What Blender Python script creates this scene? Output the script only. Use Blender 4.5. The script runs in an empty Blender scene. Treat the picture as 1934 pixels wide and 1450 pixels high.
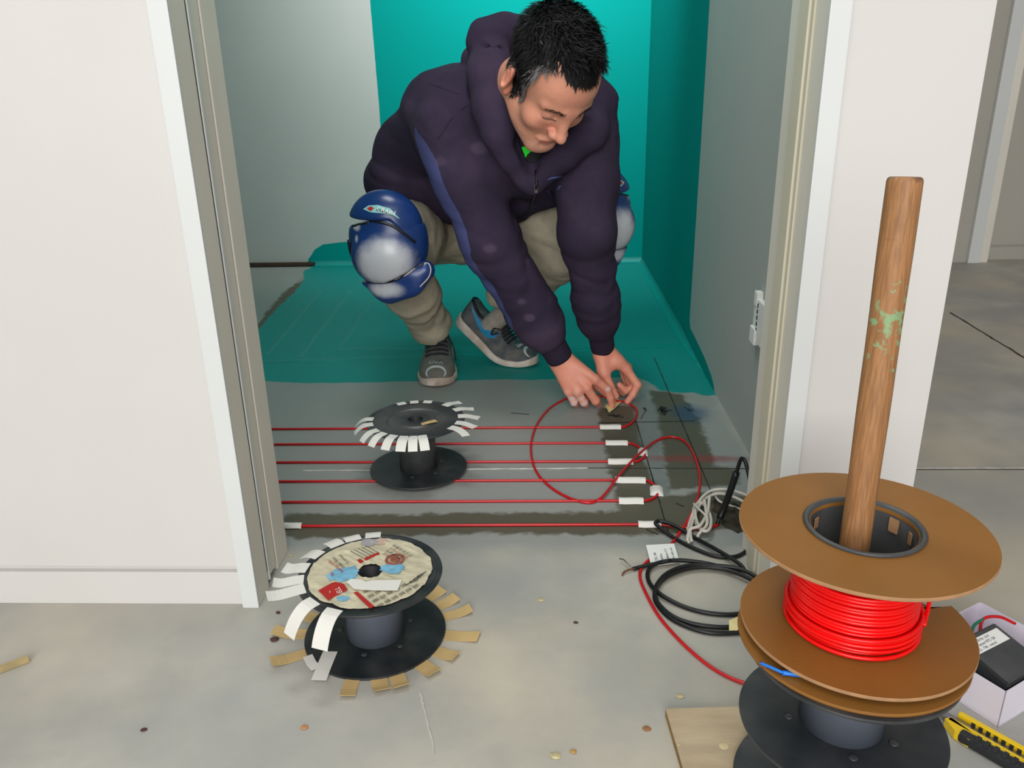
import bpy, math, random
import numpy as np
from mathutils import Vector, Matrix
random.seed(7); rng = np.random.default_rng(7)
SC = bpy.context.scene
COL = SC.collection
PI = math.pi

# ------------------------------------------------------------------ camera
FPX, PITCH, YAW, ROLL, EYE = 1528.7, .35677, .04002, .01996, .78
_cp, _sp, _cy, _sy = math.cos(PITCH), math.sin(PITCH), math.cos(YAW), math.sin(YAW)
_F = np.array([-_sy*_cp, _cy*_cp, -_sp]); _R = np.array([_cy, _sy, 0.]); _D = np.cross(_F, _R)
_c, _s = math.cos(ROLL), math.sin(ROLL)
CAMR = np.array([_c*_R + _s*_D, -_s*_R + _c*_D, _F]); CAMP = np.array([0, 0, EYE])
cam = bpy.data.cameras.new('camera'); camo = bpy.data.objects.new('camera', cam); COL.objects.link(camo)
cam.sensor_fit = 'HORIZONTAL'; cam.sensor_width = 36; cam.lens = FPX/1934*36; cam.clip_start = .02
_m = Matrix.Identity(4)
for i in range(3):
    _m[i][0], _m[i][1], _m[i][2], _m[i][3] = CAMR[0][i], -CAMR[1][i], -CAMR[2][i], CAMP[i]
camo.matrix_world = _m
SC.camera = camo

def ray(px, py): return CAMR.T @ np.array([(px-967)/FPX, (py-725)/FPX, 1.])
def fz(px, py, z=0.): d = ray(px, py); return d*(z-EYE)/d[2] + CAMP          # a measured point at height z
def fy(px, py, y): d = ray(px, py); return d*y/d[1] + CAMP                   # ... at depth y
def fx(px, py, x): d = ray(px, py); return d*x/d[0] + CAMP                   # ... on a side wall

# ------------------------------------------------------------------ light and exposure
SC.view_settings.view_transform = 'Standard'; SC.view_settings.look = 'None'
SC.view_settings.gamma = 1; SC.view_settings.use_curve_mapping = False
SC.view_settings.exposure = 0.0
W = bpy.data.worlds.new('world'); SC.world = W; W.use_nodes = True
W.node_tree.nodes['Background'].inputs[0].default_value = (1, .99, .975, 1)
W.node_tree.nodes['Background'].inputs[1].default_value = .3
def area(name, loc, target, sx, sy, power, col):
    l = bpy.data.lights.new(name, 'AREA'); l.shape = 'RECTANGLE'; l.size = sx; l.size_y = sy
    l.energy = power; l.color = col
    o = bpy.data.objects.new(name, l); COL.objects.link(o); o.location = loc
    o.rotation_euler = (Vector(target)-Vector(loc)).to_track_quat('-Z', 'Y').to_euler()
    return o
area('hall_window_light', (-.35, -3.6, 1.75), (0, 2, .5), 3.0, 2.4, 160, (1, .99, .98))
area('hall_fill_light', (-.25, -.7, 2.5), (-.15, 1.5, 0), 2.4, 1.5, 26, (1, .99, .98))  # added overhead fill to lift the floor, no known lamp here
area('room_fill_light', (-.25, 1.55, 2.42), (-.05, 2.0, .3), .7, .5, 14, (1, 1, 1))  # added unseen fill, brightens the man and the room floor
rl = area('room_lamp_light', (.0, 2.45, 2.3), (.0, 3.67, 1.5), .4, .4, 21, (1, .99, .98)); rl.data.spread = 1.7

# ------------------------------------------------------------------ mesh helpers
ORG = {}
def mesh(name, V, Fc, smooth=False):
    me = bpy.data.meshes.new(name)
    V = np.asarray(V, np.float32)
    if isinstance(Fc, np.ndarray):
        n, k = Fc.shape
        me.vertices.add(len(V)); me.vertices.foreach_set('co', V.ravel())
        me.loops.add(n*k); me.loops.foreach_set('vertex_index', Fc.astype(np.int32).ravel())
        me.polygons.add(n); me.polygons.foreach_set('loop_start', np.arange(0, n*k, k, dtype=np.int32))
        me.update(calc_edges=True); me.validate()
    else:
        me.from_pydata([tuple(map(float, v)) for v in V], [], [tuple(map(int, f)) for f in Fc]); me.update()
    if smooth: me.polygons.foreach_set('use_smooth', [True]*len(me.polygons))
    return me
def base_of(V):
    lo, hi = V.min(0), V.max(0)
    return np.array([(lo[0]+hi[0])/2, (lo[1]+hi[1])/2, lo[2]])
def obj(name, VF, mat, parent=None, smooth=False, attrs=None, label=None, cat=None, group=None, kind=None):
    V = np.asarray(VF[0], float); b = ORG[parent.name] if parent else base_of(V)
    if kind == 'structure': b = np.zeros(3) if not parent else b
    me = mesh(name, V-b, VF[1], smooth)
    for k, a in (attrs or {}).items():
        at = me.attributes.new(k, 'FLOAT', 'POINT'); at.data.foreach_set('value', np.asarray(a, np.float32))
    if mat: me.materials.append(mat)
    o = bpy.data.objects.new(name, me); COL.objects.link(o)
    if parent: o.parent = parent
    else: o.location = b
    ORG[o.name] = b
    for k, v in (('label', label), ('category', cat), ('group', group), ('kind', kind)):
        if v: o[k] = v
    return o
def thing(name, label, cat, loc, group=None):
    o = bpy.data.objects.new(name, None); COL.objects.link(o); o.location = loc; o.empty_display_size = .05
    o['label'] = label; o['category'] = cat
    if group: o['group'] = group
    ORG[o.name] = np.array(loc, float); return o
def join(*L):
    V, F, n = [], [], 0
    for v, f in L:
        V.append(np.asarray(v, float)); F += [tuple(int(i)+n for i in q) for q in f]; n += len(v)
    return np.concatenate(V), F
def box(x0, x1, y0, y1, z0, z1, b=0.):
    if b <= 0:
        V = [(x, y, z) for z in (z0, z1) for y in (y0, y1) for x in (x0, x1)]
        return np.array(V), [(0, 2, 3, 1), (4, 5, 7, 6), (0, 1, 5, 4), (2, 6, 7, 3), (0, 4, 6, 2), (1, 3, 7, 5)]
    import bmesh
    bm = bmesh.new(); bmesh.ops.create_cube(bm, size=1)
    for v in bm.verts: v.co = ((x0+x1)/2+v.co.x*(x1-x0), (y0+y1)/2+v.co.y*(y1-y0), (z0+z1)/2+v.co.z*(z1-z0))
    bmesh.ops.bevel(bm, geom=bm.edges[:], offset=b, segments=2, profile=.6, affect='EDGES')
    V = np.array([v.co[:] for v in bm.verts]); bm.verts.index_update(); F = [tuple(v.index for v in f.verts) for f in bm.faces]
    bm.free(); return V, F
def xf(VF, M, t=(0, 0, 0)): return np.asarray(VF[0], float) @ np.asarray(M, float).T + np.asarray(t, float), VF[1]
def rotz(a): c, s = math.cos(a), math.sin(a); return np.array([[c, -s, 0], [s, c, 0], [0, 0, 1]])
def catmull(P, n=8, closed=False):
    P = np.asarray(P, float); Q = []
    N = len(P); rngi = range(N if closed else N-1)
    for i in rngi:
        p0 = P[(i-1) % N] if closed or i > 0 else 2*P[0]-P[1]
        p1, p2 = P[i], P[(i+1) % N]
        p3 = P[(i+2) % N] if closed or i+2 < N else 2*P[-1]-P[-2]
        for t in np.linspace(0, 1, n, endpoint=False):
            Q.append(.5*((2*p1)+(-p0+p2)*t+(2*p0-5*p1+4*p2-p3)*t*t+(-p0+3*p1-3*p2+p3)*t**3))
    if not closed: Q.append(P[-1])
    return np.array(Q)
def tube(P, r, n=8, closed=False, flat=1.):
    P = np.asarray(P, float); N = len(P)
    r = np.full(N, r) if np.isscalar(r) else np.asarray(r)
    T = (np.roll(P, -1, 0)-np.roll(P, 1, 0)) if closed else np.gradient(P, axis=0)
    T /= np.linalg.norm(T, axis=1)[:, None]+1e-12
    up = np.array([0, 0, 1.]) if abs(T[0][2]) < .9 else np.array([1., 0, 0])
    V = []
    s = np.cross(T[0], up); s /= np.linalg.norm(s)
    for i in range(N):
        s = s - T[i]*np.dot(s, T[i]); s /= np.linalg.norm(s)+1e-12
        u = np.cross(s, T[i])
        for k in range(n):
            a = 2*PI*k/n; V.append(P[i]+r[i]*(math.cos(a)*s+math.sin(a)*u*flat))
    F = []
    for i in range(N if closed else N-1):
        j = (i+1) % N
        for k in range(n): F.append((i*n+k, i*n+(k+1) % n, j*n+(k+1) % n, j*n+k))
    if not closed: F += [tuple(range(n-1, -1, -1)), tuple((N-1)*n+k for k in range(n))]
    return np.array(V), F
def lathe(prof, n=72, c=(0, 0, 0), closed=True):
    prof = np.asarray(prof, float); m = len(prof); V = []
    for k in range(n):
        a = 2*PI*k/n
        for r, z in prof: V.append((c[0]+r*math.cos(a), c[1]+r*math.sin(a), c[2]+z))
    F = []
    for k in range(n):
        j = (k+1) % n
        for i in range(m if closed else m-1):
            i2 = (i+1) % m; F.append((k*m+i, j*m+i, j*m+i2, k*m+i2))
    return np.array(V), F
def ribbon(P, wd, w, t=.0004):
    P = np.asarray(P, float); T = np.gradient(P, axis=0); T /= np.linalg.norm(T, axis=1)[:, None]
    wd = np.asarray(wd, float); V = []
    w = np.full(len(P), w) if np.isscalar(w) else w
    for i, p in enumerate(P):
        s = wd-T[i]*np.dot(wd, T[i]); s /= np.linalg.norm(s); u = np.cross(T[i], s)
        for a, b in ((-.5, -.5), (.5, -.5), (.5, .5), (-.5, .5)): V.append(p+s*a*w[i]+u*b*t)
    F = []
    for i in range(len(P)-1):
        for k in range(4): F.append((i*4+k, i*4+(k+1) % 4, i*4+4+(k+1) % 4, i*4+4+k))
    n = len(P)*4; F += [(3, 2, 1, 0), (n-4, n-3, n-2, n-1)]
    return np.array(V), F
def plate(poly, z, t):   # extruded flat polygon
    n = len(poly); V = [(p[0], p[1], z) for p in poly]+[(p[0], p[1], z+t) for p in poly]
    F = [tuple(range(n-1, -1, -1)), tuple(range(n, 2*n))]+[(i, (i+1) % n, n+(i+1) % n, n+i) for i in range(n)]
    return np.array(V), F

# ------------------------------------------------------------------ signed-distance modelling (smooth continuous bodies)
f32 = np.float32
def cap(P, a, b, ra, rb=None):
    rb = ra if rb is None else rb
    a = np.asarray(a, f32); b = np.asarray(b, f32); ba = b-a; pa = P-a
    h = np.clip((pa@ba)/max(float(ba@ba), 1e-9), 0, 1)
    return np.sqrt(((pa-h[..., None]*ba)**2).sum(-1))-(f32(ra)+f32(rb-ra)*h)
def ell(P, c, r, M=None):
    q = P-np.asarray(c, f32)
    if M is not None: q = q@np.asarray(M, f32).T       # rows of M = local axes
    r = np.asarray(r, f32); k0 = np.sqrt(((q/r)**2).sum(-1)); k1 = np.sqrt(((q/r**2)**2).sum(-1))+1e-6
    return k0*(k0-1)/k1
def smin(a, b, k):
    h = np.maximum(k-np.abs(a-b), 0)/k
    return np.minimum(a, b)-h*h*k*f32(.25)
def smax(a, b, k): return -smin(-a, -b, k)
def chain(P, pts, k=.02, d=None):
    for (a, ra), (b, rb) in zip(pts[:-1], pts[1:]):
        c = cap(P, a, b, ra, rb); d = c if d is None else smin(d, c, k)
    return d
def nets(fn, lo, hi, h, smooth=1):
    lo = np.asarray(lo, float); hi = np.asarray(hi, float)
    n = np.ceil((hi-lo)/h).astype(int)+1
    ax = [lo[i]+h*np.arange(n[i]) for i in range(3)]
    D = np.empty(n, f32)
    step = max(1, int(4e5/(n[1]*n[2])))
    for i in range(0, n[0], step):
        G = np.stack(np.meshgrid(ax[0][i:i+step], ax[1], ax[2], indexing='ij'), -1).astype(f32)
        D[i:i+step] = fn(G)
    S = D < 0
    cnt = np.zeros(n-1, np.int8)
    for i in (0, 1):
        for j in (0, 1):
            for k in (0, 1): cnt += S[i:n[0]-1+i, j:n[1]-1+j, k:n[2]-1+k]
    act = (cnt > 0) & (cnt < 8); I = np.argwhere(act)
    idx = np.full(n-1, -1, np.int64); idx[act] = np.arange(len(I))
    corners = [(i, j, k) for i in (0, 1) for j in (0, 1) for k in (0, 1)]
    val = {c: D[I[:, 0]+c[0], I[:, 1]+c[1], I[:, 2]+c[2]] for c in corners}
    acc = np.zeros((len(I), 3)); w = np.zeros(len(I))
    for c in corners:
        for a in range(3):
            if c[a] == 0:
                e = list(c); e[a] = 1; e = tuple(e); v0, v1 = val[c], val[e]
                m = (v0 < 0) != (v1 < 0); t = np.where(m, v0/(v0-v1+1e-12), 0)
                p = np.tile(np.array(c, float), (len(I), 1)); p[:, a] = t
                acc[m] += p[m]; w[m] += 1
    V = lo+h*(I+acc/w[:, None])
    Q = []
    for a in range(3):
        b, c = (a+1) % 3, (a+2) % 3
        sl0 = [slice(None)]*3; sl1 = [slice(None)]*3; sl0[a] = slice(0, n[a]-1); sl1[a] = slice(1, n[a])
        s0, s1 = S[tuple(sl0)], S[tuple(sl1)]
        E = np.argwhere(s0 != s1); ok = (E[:, b] > 0) & (E[:, c] > 0) & (E[:, b] < n[b]-1) & (E[:, c] < n[c]-1); E = E[ok]
        inside = s0[tuple(E.T)]
        def cell(db, dc):
            K = E.copy(); K[:, b] += db; K[:, c] += dc; return idx[tuple(K.T)]
        q = np.stack([cell(-1, -1), cell(0, -1), cell(0, 0), cell(-1, 0)], 1)
        q[~inside] = q[~inside][:, ::-1]; Q.append(q)
    Q = np.concatenate(Q)
    for _ in range(smooth):
        s = np.zeros_like(V); c = np.zeros(len(V))
        for x, y in ((0, 1), (1, 2), (2, 3), (3, 0)):
            np.add.at(s, Q[:, x], V[Q[:, y]]); np.add.at(c, Q[:, x], 1); np.add.at(s, Q[:, y], V[Q[:, x]]); np.add.at(c, Q[:, y], 1)
        V = .5*V+.5*s/c[:, None]
    return V, Q
def normals(V, Q):
    n = np.cross(V[Q[:, 2]]-V[Q[:, 0]], V[Q[:, 3]]-V[Q[:, 1]]); N = np.zeros_like(V)
    for k in range(4): np.add.at(N, Q[:, k], n)
    return N/(np.linalg.norm(N, axis=1)[:, None]+1e-12)
def wob(P, s, seed=0):   # cheap smooth noise in -1..1
    x, y, z = P[..., 0]*s, P[..., 1]*s, P[..., 2]*s
    return (np.sin(x*1.7+y*2.3+seed)+np.sin(y*1.9-z*2.1+1.3+seed*1.7)+np.sin(z*2.4+x*1.3-.7+seed*.6))/3

# ------------------------------------------------------------------ materials
def srgb(r, g, b):
    f = lambda c: (c/255/12.92 if c/255 <= .04045 else ((c/255+.055)/1.055)**2.4)
    return (f(r), f(g), f(b), 1)
def mat(name, col, rough=.6, var=.08, vs=6., bump=.0, bs=80., mixes=(), metal=0., spec=.5, stretch=None, coat=0., sss=0.):
    m = bpy.data.materials.new(name); m.use_nodes = True; nt = m.node_tree; N = nt.nodes; L = nt.links
    b = N['Principled BSDF']; b.inputs['Roughness'].default_value = rough; b.inputs['Metallic'].default_value = metal
    b.inputs['Specular IOR Level'].default_value = spec; b.inputs['Coat Weight'].default_value = coat
    if sss: b.inputs['Subsurface Weight'].default_value = sss; b.inputs['Subsurface Radius'].default_value = (.01, .004, .002)
    tc = N.new('ShaderNodeTexCoord'); src = tc.outputs['Object']
    if stretch:
        mp = N.new('ShaderNodeMapping'); mp.inputs['Scale'].default_value = stretch; L.new(src, mp.inputs[0]); src = mp.outputs[0]
    raw = tc.outputs['Object']
    def noise(scale, det=5, v=None):
        t = N.new('ShaderNodeTexNoise'); t.inputs['Scale'].default_value = scale; t.inputs['Detail'].default_value = det
        L.new(v or src, t.inputs['Vector']); return t.outputs['Fac']
    def mix(fac, a, c):
        x = N.new('ShaderNodeMix'); x.data_type = 'RGBA'
        L.new(fac, x.inputs[0]) if not isinstance(fac, float) else setattr(x.inputs[0], 'default_value', fac)
        for v, s in ((a, x.inputs[6]), (c, x.inputs[7])):
            if isinstance(v, tuple): s.default_value = v
            else: L.new(v, s)
        return x.outputs[2]
    def ramp(fac, lo, hi, tolo=0., tohi=1.):
        r = N.new('ShaderNodeMapRange'); r.interpolation_type = 'SMOOTHSTEP'; r.inputs[1].default_value = lo; r.inputs[2].default_value = hi
        r.inputs[3].default_value = tolo; r.inputs[4].default_value = tohi
        L.new(fac, r.inputs[0]); return r.outputs[0]
    cur = col
    if var:
        lo = tuple(c*(1-var) for c in col[:3])+(1,); hi = tuple(min(1, c*(1+var)) for c in col[:3])+(1,)
        cur = mix(ramp(noise(vs), .3, .7), lo, hi)
    for at, c2, amp, ns, soft, mx in mixes:   # where attribute `at` > 0 the thing really has colour c2
        if at:
            a = N.new('ShaderNodeAttribute'); a.attribute_name = at; f = a.outputs['Fac']
        else: f = None
        if amp:
            nn = N.new('ShaderNodeMath'); nn.operation = 'MULTIPLY_ADD'; L.new(noise(ns, 5, raw), nn.inputs[0])
            nn.inputs[1].default_value = amp*2
            if f is None: nn.inputs[2].default_value = -amp
            else:
                sb = N.new('ShaderNodeMath'); sb.operation = 'SUBTRACT'; L.new(f, sb.inputs[0]); sb.inputs[1].default_value = amp; L.new(sb.outputs[0], nn.inputs[2])
            f = nn.outputs[0]
        cur = mix(ramp(f, -soft, soft, 0., mx), cur, c2)
    if isinstance(cur, tuple): b.inputs['Base Color'].default_value = cur
    else: L.new(cur, b.inputs['Base Color'])
    if bump:
        bp = N.new('ShaderNodeBump'); bp.inputs['Strength'].default_value = bump; bp.inputs['Distance'].default_value = .004
        L.new(noise(bs, 6), bp.inputs['Height']); L.new(bp.outputs[0], b.inputs['Normal'])
    return m
TEAL = srgb(0, 140, 134)
m_white = mat('wall_paint', srgb(212, 210, 206), .7, .02, 3, .05, 250)
m_trim = mat('trim_paint', srgb(216, 219, 217), .45, .015, 3)
m_jamb = mat('jamb_paint', srgb(230, 225, 212), .5, .03, 4)
m_cream = mat('cream_paint', srgb(214, 208, 186), .5, .03, 4)
m_gwall = mat('room_wall_paint', srgb(178, 184, 180), .75, .03, 2, .06, 200, spec=.06, mixes=[('teal', TEAL, .0016, 40, .0012, 1.)])
m_far = mat('far_wall_paint', srgb(178, 174, 164), .7, .02, 3)
m_floor = mat('concrete_floor', srgb(190, 187, 175), .62, .10, 2.6, .12, 60, mixes=[
    ('', srgb(150, 151, 146), .5, 6, .20, .7), ('', srgb(206, 195, 172), .5, 1.9, .17, .7), ('', srgb(206, 203, 194), .5, 24, .08, .0), ('', srgb(148, 152, 152), .5, 3.2, .14, .5),
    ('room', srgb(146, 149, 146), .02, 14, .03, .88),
    ('dark', srgb(80, 74, 54), .020, 34, .008, .9), ('light', srgb(124, 130, 128), .014, 24, .01, .9),
    ('blue', srgb(28, 74, 110), .25, 40, .5, .7), ('red', srgb(140, 50, 52), .35, 50, .5, .6),
    ('teal', TEAL, .014, 22, .004, 1.), ('', srgb(196, 192, 180), .5, 33, .10, .0)])
m_joint = mat('joint_filler', srgb(205, 202, 194), .8, .2, 40)
m_crack = mat('crack_dark', srgb(52, 50, 46), .9, .2, 60)
m_black = mat('black_plastic', srgb(36, 40, 46), .42, .12, 14, .03, 200, mixes=[('dust', srgb(112, 112, 108), .35, 24, .5, .55)])
m_blackshine = mat('black_spool_plastic', srgb(20, 26, 30), .35, .15, 10, .02, 200, mixes=[('dust', srgb(112, 112, 108), .35, 24, .5, .5)])
m_greyplastic = mat('grey_hub_plastic', srgb(92, 98, 110), .4, .08, 10, .02, 160)
m_tapew = mat('white_tape', srgb(226, 224, 216), .6, .03, 20)
m_tapet = mat('tan_tape', srgb(206, 176, 120), .55, .08, 20)
m_tapey = mat('masking_tape', srgb(228, 212, 150), .6, .04, 30)
m_redc = mat('red_cable_sheath', srgb(196, 16, 24), .32, .06, 30)
m_redw = mat('red_cable_wound', srgb(248, 10, 10), .28, .04, 30)
m_blackc = mat('black_cable_sheath', srgb(16, 16, 18), .4, .1, 30)
m_whitec = mat('white_cable_sheath', srgb(206, 200, 188), .5, .06, 30)
m_board = mat('fibreboard', srgb(144, 97, 42), .55, .06, 8, .05, 300, spec=.35)
m_boardedge = mat('fibreboard_edge', srgb(170, 130, 92), .8, .1, 60)
m_wood = mat('dowel_wood', srgb(158, 112, 70), .55, .22, 30, .06, 60, stretch=(16, 16, .45), mixes=[
    ('paint', srgb(128, 178, 130), .42, 120, .06, .8), ('stain', srgb(74, 54, 48), .3, 70, .08, .7)])
m_ply = mat('plywood', srgb(190, 172, 142), .75, .12, 7, .1, 60, stretch=(1, 5, 1), mixes=[('', srgb(150, 122, 86), .5, 10, .2, .45)])
m_plyedge = mat('plywood_edge', srgb(150, 116, 66), .8, .2, 90)
m_dowelstick = mat('offcut_wood', srgb(176, 156, 112), .7, .15, 40)
m_batten = mat('dark_batten_wood', srgb(62, 44, 32), .8, .2, 40)
m_card = mat('white_carton', srgb(226, 220, 232), .55, .02, 10)
m_yellow = mat('yellow_plastic', srgb(236, 196, 20), .35, .03, 10)
m_rubber = mat('black_rubber_grip', srgb(34, 36, 38), .6, .1, 40)
m_steel = mat('steel', srgb(150, 150, 150), .3, .08, 40, metal=.9)
m_blue = mat('blue_plastic', srgb(26, 120, 220), .4, .05, 20)
m_bore = mat('bore_black', srgb(10, 11, 13), .6, .1, 20)
m_soil = mat('rubble', srgb(52, 46, 32), .95, .5, 50, .5, 60)
m_ink = mat('black_ink', srgb(30, 32, 32), .8, 0)
m_redink = mat('red_ink', srgb(176, 24, 18), .55, .06, 60)
m_paper = mat('label_paper', srgb(200, 192, 164), .75, .08, 40, .7, 48)
m_bluep = mat('blue_paper_layer', srgb(120, 178, 206), .8, .2, 70, .3, 90)
m_brownink = mat('brown_ink', srgb(150, 82, 62), .7, .2, 90)
m_whitep = mat('white_paper', srgb(240, 240, 236), .6, .01, 10)
m_copper = mat('copper_wire', srgb(130, 84, 60), .4, .1, 40, metal=.6)
m_green = mat('green_wire', srgb(20, 110, 84), .4, .1, 30)
m_debris = mat('debris', srgb(196, 184, 140), .8, .2, 60)
m_debrisd = mat('dark_debris', srgb(78, 48, 42), .8, .3, 60)
# person
m_skin = mat('skin', srgb(226, 158, 130), .5, .07, 26, .1, 160, sss=.08, mixes=[
    ('pink', srgb(228, 136, 116), .3, 40, .6, .75), ('stubble', srgb(150, 122, 108), .25, 260, .5, .5),
    ('lip', srgb(190, 104, 94), .0, 40, .5, .8), ('dust', srgb(214, 196, 192), .22, 130, .3, .85)])
m_hair = mat('hair', srgb(20, 18, 19), .62, .35, 90, spec=.22, mixes=[('grey', srgb(138, 134, 134), .45, 240, .35, .75)])
m_hood = mat('hoodie_fabric', srgb(50, 41, 60), .92, .12, 9, .25, 420, spec=.2, mixes=[
    ('stripe', srgb(70, 76, 122), .0015, 90, .0012, 1.), ('dust_sheen', srgb(92, 78, 100), .30, 26, .5, .5)])
m_hoodrib = mat('hoodie_rib', srgb(48, 40, 58), .92, .1, 9, .3, 380, spec=.2)
m_pants = mat('trouser_fabric', srgb(166, 157, 138), .9, .12, 12, .25, 300, spec=.2, mixes=[('dust', srgb(196, 186, 162), .3, 50, .2, .5)])
m_pad = mat('kneepad_blue', srgb(22, 52, 108), .28, .1, 14, .03, 120, mixes=[('scuff', srgb(196, 198, 202), .36, 40, .5, .92), ('', srgb(190, 194, 200), .5, 46, .02, .0)])
m_padtrim = mat('kneepad_trim', srgb(16, 17, 22), .35, .1, 20)
m_shoe = mat('shoe_mesh', srgb(80, 84, 88), .8, .25, 60, .3, 260, mixes=[('tan', srgb(128, 122, 110), .3, 50, .4, .7)])
m_shoetoe = mat('shoe_toe_print', srgb(196, 204, 202), .7, .1, 60)
m_sole = mat('shoe_sole', srgb(222, 208, 198), .7, .1, 40, .05, 200, mixes=[('', srgb(150, 116, 84), .5, 16, .14, .55)])
m_lace = mat('lace', srgb(30, 31, 40), .8, .2, 60)
m_swoosh = mat('shoe_blue', srgb(14, 130, 178), .5, .05, 20)
m_aqua = mat('shoe_aqua', srgb(130, 190, 190), .6, .05, 20)
m_sock = mat('sock', srgb(168, 156, 146), .9, .1, 60)
m_tee = mat('tee_shirt', srgb(24, 26, 28), .9, .1, 20)
m_lime = mat('lime_fabric', srgb(30, 226, 40), .8, .05, 20)

# ================================================================== SETTING
def sdpoly(P, poly):       # + inside, - outside (metres)
    poly = np.asarray(poly, float); d = np.full(len(P), 1e9); ins = np.zeros(len(P), bool)
    for a, b in zip(poly, np.roll(poly, -1, 0)):
        e = b-a; w = P-a; t = np.clip((w@e)/(e@e+1e-12), 0, 1); d = np.minimum(d, np.linalg.norm(w-t[:, None]*e, axis=1))
        c = ((a[1] <= P[:, 1]) != (b[1] <= P[:, 1])) & (P[:, 0] < (b[0]-a[0])*(P[:, 1]-a[1])/(b[1]-a[1]+1e-15)+a[0]); ins ^= c
    return np.where(ins, d, -d)
def fpoly(px): return np.array([fz(*p)[:2] for p in px])
def S(name, VF, m, parent=None, **k): return obj(name, VF, m, parent, kind='structure', **k)
RWX, BWY, FWY = .456, 3.67, 1.083
xs = np.unique(np.round(np.concatenate([np.arange(-2.2, 3.4, .1), np.arange(-.8, .47, .01), np.arange(-1.4, -.8, .03)]), 4))
ys = np.unique(np.round(np.concatenate([np.arange(-1.2, 3.75, .1), np.arange(1.0, 2.3, .01), np.arange(2.3, 3.7, .03)]), 4))
GX, GY = np.meshgrid(xs, ys, indexing='ij'); G2 = np.stack([GX.ravel(), GY.ravel()], 1)
teal_front = fpoly([(490, 720), (600, 723), (760, 721), (900, 717), (1060, 716), (1200, 712), (1226, 720), (1246, 737), (1280, 741), (1312, 740), (1330, 748), (1350, 746)])
teal_left = np.array([(-1.05, 3.9), (-1.06, 3.62), *fpoly([(572, 512), (574, 530), (556, 552), (520, 585), (488, 622)]), (-1.05, 2.45), (-1.05, 2.12)])
teal = np.vstack([teal_left, teal_front, [(.6, 2.0), (.6, 3.9)]])
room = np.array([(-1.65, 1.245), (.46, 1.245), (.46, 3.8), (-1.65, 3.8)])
dark = [fpoly([(530, 969), (700, 972), (900, 968), (1060, 968), (1168, 965), (1127, 772), (1196, 765), (1214, 830), (1240, 935), (1262, 935), (1330, 930), (1412, 935), (1410, 998), (1330, 1003), (1230, 1010), (900, 1008), (700, 1014), (560, 1018), (535, 1012)]),
        fpoly([(1226, 735), (1290, 745), (1325, 800), (1350, 880), (1395, 885), (1395, 915), (1262, 925), (1248, 830)]), fpoly([(1180, 905), (1262, 905), (1262, 960), (1180, 975)])]
light = [fpoly([(1210, 735), (1240, 770), (1252, 860), (1265, 935), (1242, 938), (1216, 850), (1196, 770)])]
bandl = np.array([(-1.2, 2.95), (-1.0, 2.9), (-.93, 2.75), (-1.0, 2.2), (-1.2, 2.2)])
sd_d = np.max([sdpoly(G2, p) for p in dark]+[sdpoly(G2, fpoly([(575, 522), (545, 545), (515, 575), (488, 610), (488, 640), (560, 560), (580, 540)]))], 0)
def blob(px, rx, ry, ang=0):
    c = fz(*px)[:2]; d = G2-c; r = np.array([[math.cos(ang), math.sin(ang)], [-math.sin(ang), math.cos(ang)]]); d = d@r.T
    return 1-np.sqrt((d[:, 0]/rx)**2+(d[:, 1]/ry)**2)
nX, nY = len(xs), len(ys)
ii, jj = np.meshgrid(np.arange(nX-1), np.arange(nY-1), indexing='ij'); b0 = (ii*nY+jj).ravel()
FQ = np.stack([b0, b0+nY, b0+nY+1, b0+1], 1)
FV = np.c_[G2, np.zeros(len(G2))]
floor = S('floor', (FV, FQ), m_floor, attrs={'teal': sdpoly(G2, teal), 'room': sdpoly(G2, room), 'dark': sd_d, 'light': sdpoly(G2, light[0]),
    'blue': blob((1302, 780), .055, .07)-.25, 'red': blob((1318, 866), .13, .018, -.03)-.1})
def strip(name, pts, w, m, z=.0006, parent=floor, jit=0.):
    P = catmull(pts, 6) if len(pts) > 2 else np.linspace(pts[0], pts[1], 40)
    P = np.c_[P[:, :2], np.full(len(P), z)]
    if jit: P[:, :2] += rng.normal(0, jit, (len(P), 2))
    ww = w*(1+rng.uniform(-.35, .35, len(P))) if jit else w
    return obj(name, ribbon(P, (0, 0, 1) if False else np.cross(P[-1]-P[0], (0, 0, 1.)), ww, .0008), m, parent)
strip('control_joint', [fz(572, 889)[:2], fz(1110, 884)[:2]], .0042, m_joint, jit=.0004)
strip('control_joint', [fz(1110, 884)[:2], (.45, 1.566)], .0018, m_crack, jit=.0002)
strip('control_joint', [(.56, 1.566), (1.6, 1.566)], .006, m_joint, jit=.0005)
strip('control_joint', [(.56, 1.560), (1.6, 1.560)], .002, m_crack, jit=.0003)
strip('crack', [fz(1795, 590)[:2], fz(1850, 624)[:2], fz(1890, 648)[:2], fz(1945, 682)[:2]], .006, m_crack, jit=.001)
strip('chalk_line', [fz(1236, 676)[:2], fz(1353, 952)[:2]], .0022, m_ink, jit=.0002)
strip('chalk_line', [fz(1200, 792)[:2], fz(1262, 1004)[:2]], .0022, m_ink, jit=.0002)
strip('chalk_line', [fz(1130, 799)[:2], fz(1312, 795)[:2]], .0022, m_ink, jit=.0003)
for a, b in (((1277, 951), (1292, 957)), ((965, 780), (1000, 783)), ((1222, 1000), (1243, 1010))):
    strip('scratch', [fz(*a)[:2], fz(*b)[:2]], .0022, m_crack, jit=.0004)
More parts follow.
